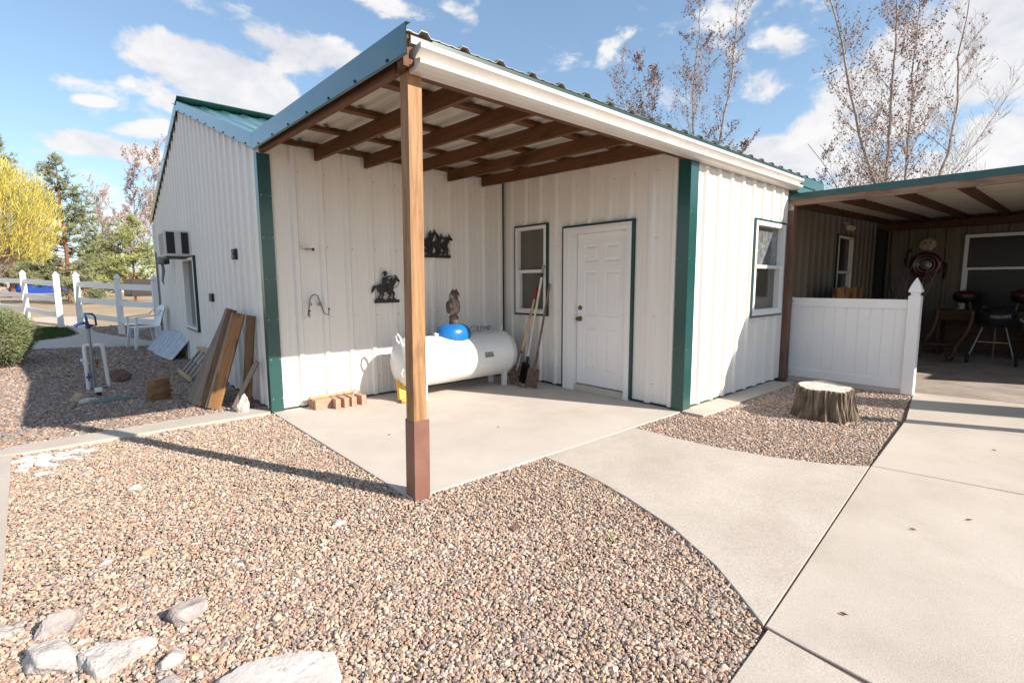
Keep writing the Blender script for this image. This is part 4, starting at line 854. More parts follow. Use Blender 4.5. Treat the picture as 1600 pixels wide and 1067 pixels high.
# ================================================================== STUMP
t=thing('tree_stump','wide flared tree stump with a pale sawn top in the small gravel bed','stump',(4.42,-4.22,-.02))
def fbm(a,b,s=0): return math.sin(a*3+s)*.5+math.sin(a*7.3+1.7+s+b)*.3+math.sin(a*17+b*2.1+s)*.14+math.sin(a*31+b*4+s*2)*.09
mb=MB(); n_=150; lv=[0,.03,.07,.12,.18,.24,.29,.325,.34]; vs=[]
for i,z in enumerate(lv):
    s_=z/.34
    for k in range(n_):
        a=2*PI*k/n_; r=.250+.055*(1-s_)**2.0*(1+.45*math.sin(a*5+1)+.3*math.sin(a*9+2))+ .016*fbm(a*2.2,z*3)*(1.6-s_*.8)+.022*(abs(math.sin(a*14+z*3+math.sin(a*5)))-.5)+.012*(abs(math.sin(a*33+z*7+2*math.sin(a*3)))-.5)
        if i==len(lv)-1: r-=.012
        zz=z+(.008*math.sin(a*4)+.012*math.sin(a+.8) if i>=len(lv)-3 else 0)
        vs.append((r*math.cos(a),r*math.sin(a),zz))
mb.add(vs,[(i*n_+k,i*n_+(k+1)%n_,(i+1)*n_+(k+1)%n_,(i+1)*n_+k) for i in range(len(lv)-1) for k in range(n_)],0,False)
mb.build('bark','bark',t)
mb=MB(); top=vs[-n_:]; mid=[(x*.95,y*.95,z+.003) for x,y,z in top]; inn=[(x*.5,y*.5,.345+.01*math.sin(math.atan2(y,x)+.8)) for x,y,z in top]; c0=(0,0,.345)
mb.add(list(top)+mid+inn+[c0],[(k,(k+1)%n_,n_+(k+1)%n_,n_+k) for k in range(n_)]+[(n_+k,n_+(k+1)%n_,2*n_+(k+1)%n_,2*n_+k) for k in range(n_)]+[(2*n_+k,2*n_+(k+1)%n_,3*n_) for k in range(n_)],0,False)
mb.build('cut_top','stumpt',t)

# ================================================================== CARPORT THINGS
def grill(name,lab,loc,s,lidm,bowlm,legs,group=None):
    t=thing(name,lab,'grill',loc)
    mb=MB(); mb.lathe([(.30,0),(.298,.03),(.27,.09),(.20,.14),(.10,.165),(0,.17)],(0,0,.83),32); mb.v=[(x*s,y*s,z*s) for x,y,z in mb.v]; ld_=mb.build('lid',lidm,t)
    mb=MB(); mb.tube([(0,-.05,.995),(0,-.05,1.03),(0,.05,1.03),(0,.05,.995)],.010,8); mb.v=[(x*s,y*s,z*s) for x,y,z in mb.v]; mb.build('handle','black',ld_)
    mb=MB(); mb.lathe([(.302,0),(.302,-.015),(.28,-.10),(.22,-.17),(.12,-.21),(0,-.22)],(0,0,.828),32); mb.v=[(x*s,y*s,z*s) for x,y,z in mb.v]; mb.build('bowl',bowlm,t)
    return t
t=grill('kettle_grill','large black kettle grill on wheeled silver legs in the carport','grill',1,'blackg','blackg',1) if False else grill('kettle_grill','large black kettle grill on silver tripod legs standing on the carport floor',(10.45,-5.02,0),1.0,'blackg','blackg',1)
for a,b,c in (((-.02,.15,.66),(-.20,.30,.09),0),((-.02,-.13,.66),(-.20,-.29,.09),0),((.10,0,.66),(.30,.02,.02),1)):
    mb=MB(); mb.tube([a,b],.012,8); mb.build('leg','galv',t)
mb=MB(); mb.tube([(-.10,.2,.38),(-.10,-.2,.38)],.009,6); mb.tube([(-.10,.0,.38),(.2,.0,.33)],.009,6); mb.build('ash_rack','handle',t)
for s_ in (-1,1):
    mb=MB(); mb.lathe([(0,-.022),(.06,-.022),(.085,-.018),(.085,.018),(.06,.022),(0,.022)],(-.22,.31*s_-.01,.087),20,'y'); mb.v=[(x,y,z) for x,y,z in mb.v]; mb.build('wheel','tyre',t)
mb=MB(); mb.tube([(-.05,-.30,.80),(-.06,-.36,.74),(-.06,-.37,.62)],.014,8); mb.build('side_handle','galv',t)
for (x,y,s_,lab) in ((11.25,-4.50,.62,'small dark red lidded tabletop grill at the left end of the desk'),(11.25,-5.30,.66,'small dark red lidded tabletop grill at the right end of the desk')):
    t=grill('tabletop_grill',lab,(x,y,.885),s_,'dred','black',0)
    for o in kids(t):
        o.location=(0,0,-.27 if s_>.6 else -.2)
    for o in kids(t): o.location=(0,0,-.24*s_/.62)
    for sx,sy in ((-1,-1),(-1,1),(1,1),(1,-1)):
        mb=MB(); mb.tube([(sx*.07,sy*.07,.16),(sx*.11,sy*.10,.0)],.006,6); mb.build('leg','galv',t)
    t['group']='tabletop grills on the desk'
t=thing('desk','dark timber desk along the house wall under the wide window','desk',(11.35,-5.1,0))
mb=MB(); mb.box(-.32,.32,-.98,.98,.845,.885,bev=.006); mb.build('desk_top','tan',t)
mb=MB(); mb.box(.25,.29,-.94,.94,.1,.84); mb.build('back_panel','desk',t)
for y in (-.93,.90):
    mb=MB(); mb.box(-.30,.30,y,y+.045,0,.845); mb.build('side_panel','desk',t)
mb=MB(); mb.box(-.30,-.26,-.88,.90,.70,.84); mb.build('apron','desk',t)
mb=MB(); mb.box(-.28,.25,-.88,-.35,.1,.70); mb.build('drawer_box','desk',t)
t=thing('storage_box','cream box with dark printed sides beside the small red grill on the desk','box',(11.3,-4.87,.885))
mb=MB(); mb.box(-.12,.12,-.10,.10,0,.07,bev=.004); mb.build('box','insul',t)
t=thing('bentwood_rocker','bent wood rocking chair half hidden behind the white fence post','chair',(10.2,-4.25,0))
for s_ in (-.24,.24):
    mb=MB(); mb.tube([(.35+0,s_,.03),(.1,s_,.0+.02),(-.25,s_,.06),(-.45,s_,.20)],.022,8); mb.build('rocker','tan',t)
    mb=MB(); mb.tube([(-.05,s_-.02,.10),(.0,s_-.10,.35),(.0,s_-.20,.55),(.05,s_-.24,.75),(.08,s_-.24,.92)],.028,8); mb.build('back_rail','tan',t)
mb=MB(); mb.box(-.22,.2,-.2,.2,.30,.335,bev=.01); mb.build('seat','desk',t)
t=thing('planter_box','rough golden wood planter box top showing above the white fence','box',(8.55,-3.10,0))
mb=MB()
for i in range(7): mb.box(-.78+i*.225,-.78+i*.225+.215,-.2,-.165,.75,1.33+.012*(i%3))
mb.build('front_boards','board1',t)
mb=MB(); mb.box(-.78,.79,-.165,.12,.72,.76); mb.box(-.74,-.68,-.16,-.10,0,.72);mb.box(.68,.74,-.16,-.10,0,.72);mb.box(-.74,-.68,.05,.11,0,.72);mb.box(.68,.74,.05,.11,0,.72); mb.build('frame','board2',t)
t=thing('bare_branches','cluster of bare dry branches standing behind the white fence','branches',(11.2,-3.55,0))
for k in range(11):
    a=random.uniform(-.5,.5); x=random.uniform(-.2,.2); y=random.uniform(-.15,.15); h=random.uniform(1.4,2.0); p=[Vector((x,y,0))]
    for j in range(1,6): p.append(Vector((x+a*.3*j*.3+random.uniform(-.03,.03),y+a*j*.16+random.uniform(-.02,.02)-.02*j*j*.3,h*j/5)))
    mb=MB(); mb.tube(p,[.014,.012,.010,.008,.006,.003],5)
    for j in (3,4): q=p[j]; mb.tube([q,q+Vector((random.uniform(-.1,.1),random.uniform(-.2,.2),.22))],[.006,.002],4)
    mb.build('branch','twig',t)
t=thing('hanging_cord','brown cord hanging down the dark carport corner post','cord',(11.7,-3.16,0))
mb=MB(); mb.tube([(0,0,2.5),(-.01,.0,2.1),(-.02,-.03,1.7),(-.01,-.06,1.3),(-.02,-.14,1.0)],.012,6); mb.build('cord','dbeam',t)

# ================================================================== BESIDE THE GABLE WALL
def board(lab,bot,top,w,th,m,group='lumber leaning on the gable wall',kind='lumber_board',yaw=48):
    b=Vector(bot);tp=Vector(top);L=(tp-b).length; mb=MB()
    mb.box(-w/2,w/2,-th/2,th/2,0,L,bev=min(.003,th*.2)); o=mb.build(kind,m)
    z=(tp-b).normalized(); x=Vector((-math.sin(rad(yaw)),math.cos(rad(yaw)),0)); x=(x-z*x.dot(z)).normalized(); y=z.cross(x)
    o.matrix_world=Matrix(((x.x,y.x,z.x,b.x),(x.y,y.y,z.y,b.y),(x.z,y.z,z.z,b.z),(0,0,0,1))); tag(o,lab,'board',group); return o
board('widest golden brown plank at the front of the leaning lumber',(-.49,.60,0),(-.15,.62,1.10),.14,.03,'board1')
board('dark stained board just left of the wide golden plank',(-.555,.80,0),(-.17,.86,1.135),.10,.045,'board2')
board('pale grey weathered board left of the dark stained one',(-.615,.95,0),(-.16,1.04,1.14),.09,.04,'board3')
board('grey edge-on board second from the far side of the lumber',(-.62,1.10,0),(-.10,1.18,1.12),.09,.035,'board3')
board('thin grey board furthest back in the leaning lumber',(-.63,1.26,0),(-.08,1.48,1.08),.09,.03,'board3')
board('narrow split board with dark knots between the golden plank and the stained board',(-.53,.69,.0),(-.17,.75,1.09),.05,.06,'board3')
board('narrow grey strip on top of the pale weathered board',(-.60,.88,.02),(-.19,.95,.92),.06,.03,'board3')
board('short upright board hidden in the shade behind the wide plank',(-.18,.44,0),(-.08,.40,1.08),.10,.03,'board2')
board('short grey stick leaning low behind the golden plank',(-.30,.50,0),(-.07,.30,.55),.05,.04,'board3',kind='stick')
pass
def blk(x,y,z,rz,lx,ly,lz,lab):
    mb=MB(); mb.box(-lx/2,lx/2,-ly/2,ly/2,0,lz,bev=.004); o=mb.build('wood_block','blockw'); o.location=(x,y,z); o.rotation_euler=(0,0,rad(rz)); tag(o,lab,'wood block','stacked cedar blocks'); return o
z=0; L_=['bottom','second from bottom','third from bottom','fourth from bottom','fifth from bottom','sixth from bottom']
for i in range(6):
    hh=(.032,.028,.034,.028,.030,.026)[i]; blk(-.90+random.uniform(-.012,.012),1.66+random.uniform(-.012,.012),z-.008,25+random.uniform(-14,14),.22+random.uniform(-.02,.03),.15,hh,'thin cedar piece in the small stack on the gravel, '+L_[i]); z+=hh
blk(-.89,1.66,z-.008,33,.20,.135,.095,'thick cedar block resting on top of the small stack')
# small wooden ladder section
t=thing('step_frame','short grey slatted wooden frame leaning on the gable wall behind the lumber','frame',(-.02,3.25,0))
P0=Vector((-.36,0,.0)); P1=Vector((-.06,0,.36))
for s_,nm in ((-.42,'slat'),(-.16,'slat'),(.12,'slat'),(.40,'slat')):
    mb=MB(); mb.bar(P0+Vector((0,s_,0)),P1+Vector((0,s_,0)),.12,.02,(1,0,1)); mb.build(nm,'board3',t)
for P_ in (P0,P1):
    mb=MB(); mb.bar(P_+Vector((-.015,-.55,.03)),P_+Vector((-.015,.52,.03)),.045,.045); mb.build('rail','handle',t)
# lattice panel
t=thing('mesh_panel','grey white gridded plastic panel leaning on the far end of the gable wall','panel',(-.04,6.3,H(6.3)))
mb=MB(); A=Vector((-.44,.85,.0));B=Vector((-.20,-1.0,.0)); U=(B-A); UPV=Vector((.36,0,.42))
A=Vector((-.50,.75,-.02)); 
for i in range(5):
    q=A+UPV*(i/4); w_=.03 if i in (0,4) else .018; mb.bar(q,q+U,w_,.014,UPV.cross(U))
for i in range(8):
    q=A+U*(i/7); w_=.03 if i in (0,7,3) else .016; mb.bar(q+Vector((0,0,.002)),q+UPV+Vector((0,0,.002)),w_,.012,UPV.cross(U))
mb.add([A,A+U,A+U+UPV,A+UPV],[(0,1,2,3)]); mb.build('grid','lattice',t)
# rocks
def rock(lab,loc,size,m,seed=0,rz=0,grp=None,det=2,rough=.16,name='rock',cat='rock',flat=1):
    rr=np.random.default_rng(seed+5); V,Fc=ICO,ICF
    for _ in range(det): V,Fc=subdiv(V,Fc)
    dirs=rr.normal(0,1,(14,3)); dirs/=np.linalg.norm(dirs,axis=1)[:,None]; offs=rr.uniform(.62,.98,14)
    Dt=V@dirs.T; sc=np.min(np.where(Dt>0,offs/np.maximum(Dt,1e-3),9),axis=1); sc=np.minimum(sc,1.15)
    f1=rr.normal(0,1,(6,3))*3; nse=sum(np.sin(V@f1[i]+i)*.03 for i in range(6))+rr.normal(0,.012,len(V))
    V=V*(sc*(1+nse*rough/.16))[:,None]*np.array(size)/1.0
    V[:,2]+=size[2]*.45; V[:,2]=np.maximum(V[:,2],-.03)
    mb=MB(); mb.add([tuple(v) for v in V],[tuple(f) for f in Fc]); o=mb.build(name,m); o.location=loc; o.rotation_euler=(0,0,rad(rz)); tag(o,lab,cat,grp); return o
G_='big pale rocks in the front gravel'
rock('knobbly white and grey rock lying at the bottom left corner',(-1.81,-3.47,-.03),(.125,.085,.06),'rockw',33,-42,G_,3)
rock('long pale limestone rock right of the knobbly one at the front edge',(-1.635,-3.60,-.03),(.135,.085,.06),'rockw',32,-8,G_,3)
rock('grey brown rock just behind the two long pale rocks',(-1.80,-3.22,-.03),(.080,.065,.065),'rockg',34,30,G_,3)
rock('grey rock with a white patch behind the small front rocks',(-1.37,-3.50,-.03),(.072,.062,.065),'rockg',14,0,G_,3)
rock('flat white rock cut by the left edge of the view',(-2.00,-3.10,-.035),(.12,.07,.03),'rockw',5,-20,G_,3)
rock('small white rock between the long pale rock and the big flat slab',(-1.475,-3.77,-.03),(.055,.042,.035),'rockw',6,40,G_,3)
rock('small grey rock at the very front below the small white one',(-1.50,-3.90,-.03),(.06,.05,.035),'rockg',7,10,G_,3)
rock('small tan stone behind the small white front rock',(-1.455,-3.66,-.03),(.05,.025,.022),'rockt',18,-50,G_,2)
# big flat slab stone
SLABP=[(-1.37,-4.03),(-1.45,-4.3),(-1.2,-4.55),(-1.05,-4.40),(-1.0,-4.27),(-.985,-4.18),(-1.03,-4.13),(-1.12,-4.06),(-1.25,-4.01)]
t=MB(); pl=[(-1.27,-4.13),(-1.30,-4.45),(-1.0,-4.9),(-.88,-4.62),(-.815,-4.40),(-.79,-4.24),(-.83,-4.17),(-.98,-4.12),(-1.13,-4.05)]
pl=SLABP
cx_=sum(p[0] for p in pl)/9; cy_=sum(p[1] for p in pl)/9; ring=[]
pp_=[]
for i in range(9):
    a=pl[i];b=pl[(i+1)%9]
    for k in range(5): s_=k/5; pp_.append((a[0]+(b[0]-a[0])*s_+random.uniform(-.006,.006),a[1]+(b[1]-a[1])*s_+random.uniform(-.006,.006)))
n_=len(pp_); lay=[(1.0,-.04),(1.01,-.004),(.985,.018),(.93,.026),(.75,.029),(.5,.031),(.25,.031)]
vs=[(x0+(x-x0)*f,y0+(y-y0)*f,z+(random.uniform(-.002,.002) if f>.9 else .001*math.sin(x*40)*math.sin(y*33))) for f,z in lay for (x,y),(x0,y0) in [(p,(cx_,cy_)) for p in pp_]]
t.add([(x-cx_,y-cy_,z) for x,y,z in vs]+[(0,0,.031)],[(i*n_+k,i*n_+(k+1)%n_,(i+1)*n_+(k+1)%n_,(i+1)*n_+k) for i in range(len(lay)-1) for k in range(n_)]+[((len(lay)-1)*n_+k,(len(lay)-1)*n_+(k+1)%n_,len(lay)*n_) for k in range(n_)])
M['slabrock']=M.get('slabrock') or mat('white_flat_rock',(.66,.61,.56),(.54,.49,.45),rough=.9,scale=5,detail=7,bump=.5,bscale=30,bdist=.01,stain=((.40,.30,.26),26,.60,.68,.8))
o=t.build('flat_rock','slabrock'); o.location=(cx_,cy_,0); tag(o,'largest flat white stone slab at the bottom edge of the gravel','rock',G_)
# white stones cluster in the gravel corner
k=0
WL=['touching the curb corner','just right of the corner stone','on the left edge below the corner','largest near the middle of the cluster','left edge, third down','below the largest one','right of the largest one','lowest on the left edge','upper right of the largest one','furthest right in the middle row','upper right end of the cluster','small one near the bottom','small one at the lower right','alone below the cluster','squeezed between the curb and the corner stone','far right outlier along the curb']
WS=[(-2.03,-.20,.045),(-1.93,-.22,.05),(-2.0,-.33,.055),(-1.90,-.36,.06),(-2.02,-.45,.05),(-1.93,-.50,.055),(-1.84,-.43,.055),(-2.05,-.56,.045),(-1.80,-.30,.05),(-1.76,-.42,.04),(-1.72,-.26,.05),(-1.86,-.57,.04),(-1.70,-.52,.035),(-1.92,-.78,.04),(-2.06,-.27,.05),(-1.63,-.30,.04)]
for i,(x,y,s_) in enumerate(WS):
    rock('white flat stone in the curb corner cluster, '+WL[i],(x,y,-.02),(s_*1.3,s_*.85,s_*.5),'slabrock',40+i,random.uniform(-40,10),'white stones in the curb corner cluster',1,name='white_stone',cat='stone')
for lab,(x,y,s_,mm) in {'lone reddish brown stone on the gravel right of the porch post':(.24,-3.86,.035,'rockb'),'small white stone on the gravel just left of the porch post foot':(-.53,-3.11,.04,'rockw'),'tan stone in the middle of the left gravel':(-1.44,-2.72,.04,'rockt'),'pale stone casting a dark shadow on the left gravel':(-1.40,-1.60,.045,'rockw'),'tan pebble lying by the slab edge near the post sleeve':(-.16,-2.60,.035,'rockt'),'dull pale stone below the white cluster':(-1.66,-1.0,.045,'rockg'),'small white pebble left of the tan stone':(-1.62,-2.70,.028,'rockw')}.items():
    rock(lab,(x,y,-.02),(s_*1.2,s_*.85,s_*.6),mm,hash(lab[:9])%7+60 if False else int(abs(x*100))%50,20,None,2,name='stone',cat='stone')
rock('upright white rock standing at the corner of the gable wall',(-.26,.22,-.01),(.075,.07,.14),'rockw',8,30,None,3)
rock('dark brown rock in the shaded gravel behind the water hydrant',(-1.16,3.60,-.02),(.14,.11,.13),'rockb',9,30,None,3)
rock('tan rock left of the green valve cover',(-1.68,2.28,-.02),(.085,.07,.075),'rockt',10,10,None,2)
rock('flat pale pink rock between the tan rock and the green cover',(-1.56,2.10,-.02),(.10,.06,.05),'rockw',11,0,None,2)
t=thing('valve_cover','broken grey green plastic valve box cover lying in the shaded gravel','valve cover',(-1.33,2.03,-.005))
mb=MB(); mb.box(-.20,.20,-.09,.09,0,.018,bev=.005); mb.box(-.17,.17,-.065,.065,.018,.024,bev=.003); mb.build('lid','gcover',t)
mb=MB(); mb.add([(x*.10,y*.03,.0255) for x,y in [(-1,0),(-.6,-.8),(.1,-.5),(.7,-1),(1,.1),(.4,.9),(-.2,.5),(-.7,1)]],[tuple(range(8))]); mb.build('hole','black',t)
t=thing('pipe_cap','small white pipe cap on a dark stub in front of the hydrant','pipe cap',(-1.46,2.50,-.02))
mb=MB(); mb.tube([(0,0,0),(0,0,.06)],.028,12); mb.build('stub','black',t)
mb=MB(); mb.box(-.04,.04,-.035,.035,.06,.115,bev=.006); mb.build('cap','pvc',t)
# hydrant
t=thing('yard_hydrant','yard water hydrant with a dark blue handle and white plastic pipes in the shaded gravel','hydrant',(-1.49,3.14,-.02))
mb=MB(); mb.tube([(0,0,0),(0,0,.86)],.021,12); mb.build('riser','galv',t)
mb=MB(); mb.tube([(-.06,0,0),(-.065,0,.60),(-.055,0,.625),(-.03,0,.63),(0,0,.63)],.025,12); mb.tube([(-.065,0,.42),(-.12,0,.42)],.022,10); mb.tube([(-.063,0,.36),(-.063,0,.395)],.036,12); p_=mb.build('pipe','pvc',t)
mb=MB(); mb.box(-.075,-.02,-.040,-.032,.17,.195); mb.box(-.055,-.038,-.041,-.0325,.13,.235); mb.build('blue_tape','dblue',p_)
mb=MB(); mb.tube([(.04,0,.62),(.09,0,.625),(.125,0,.61),(.135,0,.57),(.165,0,.0)],[.023,.023,.029,.024,.023],12); mb.build('pipe','pvc',t)
mb=MB(); mb.tube([(0,0,.86),(0,0,.92)],.03,12); mb.tube([(0,0,.90),(.05,0,.90),(.09,.0,.90),(.085,0,1.02),(.06,0,1.06),(-.02,0,1.07),(-.01,0,.99),(0,0,.91)],[.018,.016,.014,.012,.014,.018,.016,.018],8); mb.tube([(0,0,.93),(-.05,0,.94),(-.10,0,.925),(-.14,0,.90)],[.02,.018,.016,.024],8); mb.build('pump_handle','dblue',t)
mb=MB(); mb.tube([(.0,.0,.56),(.05,.03,.54),(.06,.03,.42)],[.02,.025,.03],10); mb.build('spout','galv',t)
mb=MB(); mb.tube([(.055,.02,.42),(.055,.02,.33)],.018,8); mb.box(.03,.07,0,.03,.30,.34); mb.build('hose_end','brass',t)
mb=MB(); mb.box(-.02,.15,-.07,.05,.01,.035,bev=.004); mb.build('base_plate','gcover',t)
# plastic chair
t=thing('garden_chair','white plastic garden armchair on the gravel by the far gable corner','chair',(-.48,7.45,H(7.45)-.01),rad(-78))
mb=MB()
def chq(): pass
S_=1.0
mb.box(-.23,.23,-.22,.22,.42,.45,bev=.012); mb.build('seat','plastic',t)
for sx in (-1,1):
    for sy in (-1,1):
        mb=MB(); mb.add([(sx*.20+a*.035,sy*.20+b*.035,.43) for a,b in ((-1,-1),(1,-1),(1,1),(-1,1))]+[(sx*.26+a*.02,sy*.26+b*.02,0) for a,b in ((-1,-1),(1,-1),(1,1),(-1,1))],[(0,1,2,3),(7,6,5,4),(0,4,5,1),(1,5,6,2),(2,6,7,3),(3,7,4,0)]); mb.build('leg','plastic',t)
    mb=MB(); mb.bar((sx*.26,-.22,.43),(sx*.27,-.21,.64),.04,.03,(0,1,0)); mb.bar((sx*.27,-.24,.65),(sx*.25,.20,.70),.055,.022); mb.bar((sx*.25,.18,.70),(sx*.20,.27,.80),.045,.022); mb.build('armrest','plastic',t)
mb=MB(); vs=[]
for i in range(9):
    for j in range(7):
        u=i/8*2-1;v_=j/6; vs.append((u*(.21+.02*v_),.22+.12*v_-.04*(1-u*u)*-1*.6,.45+.45*v_*(1-.12*u*u)))
fs=[(j*1+i*7,(i+1)*7+j,(i+1)*7+j+1,i*7+j+1) for i in range(8) for j in range(6) if not (i in (2,4,6) and False)]
mb.add(vs+[(a,b+.014,c) for a,b,c in vs],fs+[tuple(63+k for k in f[::-1]) for f in fs],0,True)
mb.build('backrest','plastic',t)
# ranch fence
def rail_fence(lab,pts,extra=None):
    o0=pts[0]; t=thing('rail_fence',lab,'fence',(o0[0],o0[1],H(o0[1])))
    L=lambda p:Vector((p[0]-o0[0],p[1]-o0[1],H(p[1])-H(o0[1])))
    for p in pts:
        b=L(p); mb=MB(); mb.box(b.x-.066,b.x+.066,b.y-.066,b.y+.066,b.z-.1,b.z+1.36,bev=.004); q=mb.build('post','white',t)
        sq_stack((b.x,b.y,b.z+1.36),[(r*1.1,z*.68) for r,z in GOTH]).build('post_cap','white',q)
    for a,b in zip(pts,pts[1:]):
        A=L(a);B=L(b)
        for z in (.36,.78,1.20):
            mb=MB(); mb.bar(A+Vector((0,0,z)),B+Vector((0,0,z)),.045,.14); mb.build('rail','white',t)
    return t
rail_fence('white three rail fence section left of the gate gap behind the round bush',[(-1.88,12.28),(-2.64,14.87),(-3.45,17.6),(-4.3,20.4)][::1])
rail_fence('white three rail fence section right of the gate gap meeting the gable wall',[(-1.48,12.02),(-.72,10.07),(-.07,8.95)])

# ================================================================== TREES
def at_(x,y,dep): 
    d=CF*783.07+CR*(x-800)-CU*(y-533.5); return CP+d*(dep/783.07)
def finish_tree(t,trunk,leaves,tm,lm,tname='trunk',lname='crown'):
    b=Vector(t.location)
    trunk.v=[(x-b.x,y-b.y,z-b.z) for x,y,z in trunk.v]; trunk.build(tname,tm,t)
    if leaves is not None and len(leaves):
        V=np.asarray(leaves,float).reshape(-1,3)-np.array(b); k=4
        np_mesh(lname,V,np.arange(len(V)).reshape(-1,k),lm,parent=t)
def leafq(p,s,rng,hang=.6):
    a=Vector((rng.gauss(0,1),rng.gauss(0,1),rng.gauss(0,1)-hang*1.6)).normalized(); b=a.orthogonal().normalized(); b=(Matrix.Rotation(rng.uniform(0,6.28),3,a)@b)
    p=Vector(p); return [p,p+a*s*.5+b*s*.32,p+a*s,p+a*s*.5-b*s*.32]
def grow(mb,L,p,d,r,ln,lvl,rng,cfg):
    n_=5 if lvl<2 else 4; pts=[p]; rs=[r]; q=p.copy(); dd=d.copy()
    for i in range(n_):
        dd=(dd+Vector((rng.gauss(0,cfg['wob']),rng.gauss(0,cfg['wob']),rng.gauss(0,cfg['wob'])+cfg['up']))).normalized(); q=q+dd*(ln/n_); pts.append(q.copy()); rs.append(r*(1-.8*(i+1)/n_))
        if lvl<cfg['lv']:
            for _ in range(cfg['nb'][lvl]):
                if rng.random()<cfg['pb']:
                    side=Vector((rng.gauss(0,1),rng.gauss(0,1),0)).normalized(); nd=(dd*math.cos(cfg['ang'])+side*math.sin(cfg['ang'])).normalized()
                    grow(mb,L,q.copy(),nd,rs[-1]*.55,ln*cfg['dec']*rng.uniform(.6,1.1)*(1-.4*i/n_),lvl+1,rng,cfg)
        if lvl>=cfg['lv']-1:
            for _ in range(cfg['lf']):
                if rng.random()<cfg['pl']: L.append(leafq(q-dd*rng.uniform(0,ln/n_)+Vector((rng.gauss(0,.02),rng.gauss(0,.02),-.01)),cfg['ls']*rng.uniform(.7,1.2),rng))
    mb.tube(pts,[max(x,cfg['rmin']) for x in rs],5 if lvl==0 else 3,0,False)
def aspen(lab,ctrl,dep,r0,cfg,seed,grp,leaves=True):
    rng=random.Random(seed); pts=[at_(x,y,dep) for x,y in ctrl]; base=Vector((pts[0].x,pts[0].y,-.1)); pts=[base]+pts
    t=thing('aspen_tree',lab,'tree',base,group=grp); mb=MB(); L=[]
    # resample
    seg=[]; 
    for a,b in zip(pts,pts[1:]):
        k=max(1,int((b-a).length/.45))
        for i in range(k): seg.append(a.lerp(b,i/k)+Vector((rng.gauss(0,.018),rng.gauss(0,.018),0)))
    seg.append(pts[-1]); n_=len(seg); rs=[max(r0*.62*(1-.88*i/(n_-1)),.010) for i in range(n_)]
    mb.tube(seg,rs,8,0,False)
    for i in range(3,n_-1):
        z=seg[i].z
        if z<2.2: continue
        for _ in range(cfg['per']):
            if rng.random()<.8:
                d=(seg[i+1]-seg[i]).normalized(); side=Vector((rng.gauss(0,1),rng.gauss(0,1),0)).normalized(); nd=(d*.78+side*.72).normalized()
                grow(mb,L,seg[i].copy(),nd,rs[i]*.42,cfg['bl']*(1-.55*i/n_)*rng.uniform(.5,1.15),1,rng,cfg)
    finish_tree(t,mb,L if leaves else None,'aspen','leafr'); return t
CA=dict(wob=.09,up=.12,lv=3,nb=[0,2,1,0],pb=.85,ang=rad(38),dec=.62,lf=1,pl=.5,ls=.072,rmin=.0035,per=2,bl=2.5)
GR='leafless aspens behind the carport'
aspen('tall pale aspen in the middle of the right group, going straight up',[(1378,330),(1388,240),(1396,120),(1402,0),(1400,-90)],15.5,.13,dict(CA,pl=.62),1,GR)
aspen('aspen with a stout trunk leaning left from the group over the carport',[(1372,300),(1352,240),(1330,150),(1316,70),(1295,0),(1270,-70)],15.0,.12,dict(CA,pl=.55,bl=2.6),2,GR)
aspen('straight slim aspen just right of the middle trunk',[(1412,320),(1418,220),(1426,120),(1436,20),(1440,-60)],16.2,.10,dict(CA,pl=.6,bl=2.0),3,GR)
aspen('right hand aspen leaning right with mostly bare limbs',[(1455,320),(1480,240),(1497,160),(1496,90),(1515,0),(1530,-60)],15.2,.11,dict(CA,pl=.14,bl=2.2),4,GR)
aspen('thin low bare tree with twiggy limbs at the far right',[(1530,330),(1490,270),(1520,230),(1575,150)],14.5,.05,dict(CA,pl=.02,bl=2.2,ls=.05),5,GR)
aspen('small slanting aspen at the left edge of the right group',[(1345,340),(1310,300),(1285,255),(1262,225)],15.8,.06,dict(CA,pl=.35,bl=1.6),6,GR)
GL='aspens rising behind the workshop roof'
CB=dict(CA,ls=.078,bl=2.9,ang=rad(42))
aspen('aspen with reddish dry leaves, centre trunk of the pair behind the gutter',[(1085,340),(1084,240),(1082,150),(1092,60),(1096,-10)],19,.13,dict(CB,pl=.75),7,GL)
aspen('pale bare aspen trunk right of the red leaved one behind the gutter',[(1118,340),(1122,250),(1132,180),(1145,110),(1152,30),(1158,-30)],18.5,.12,dict(CB,pl=.25,bl=1.8),8,GL)
aspen('low leafy aspen at the left of the group behind the gutter',[(1060,360),(1040,250),(1015,160),(1000,90)],19.5,.09,dict(CB,pl=.75,bl=2.0),9,GL)
aspen('low spreading aspen furthest left behind the gutter',[(1020,380),(998,250),(978,180),(965,120)],20,.08,dict(CB,pl=.6,bl=2.6),12,GL)
aspen('slim reddish aspen at the right edge of the group behind the gutter',[(1140,380),(1150,280),(1160,220)],19,.06,dict(CB,pl=.6,bl=1.4),10,GL)
# large tree beside the driveway, out of the picture on the right; crown left off so only the trunk's band shades the drive
rng=random.Random(3); t=thing('shade_tree','thick tree trunk with short stubs beside the driveway, cut short to shape its shadow','tree',(8.15,-10.0,-.05)); mb=MB(); 
mb.tube([(8.15,-10,-.1),(8.15,-10,1),(8.2,-10.05,3.0),(8.25,-10.1,5.2)],[.38,.33,.30,.26],12)
for k in range(4):
    a=k*1.6+.4; mb.tube([(8.25,-10.1,4.1+.2*k),(8.25+math.cos(a)*.45,-10.1+math.sin(a)*.45,4.5+.2*k)],[.09,.07],7,0,False)
finish_tree(t,mb,None,'aspen','leafr')
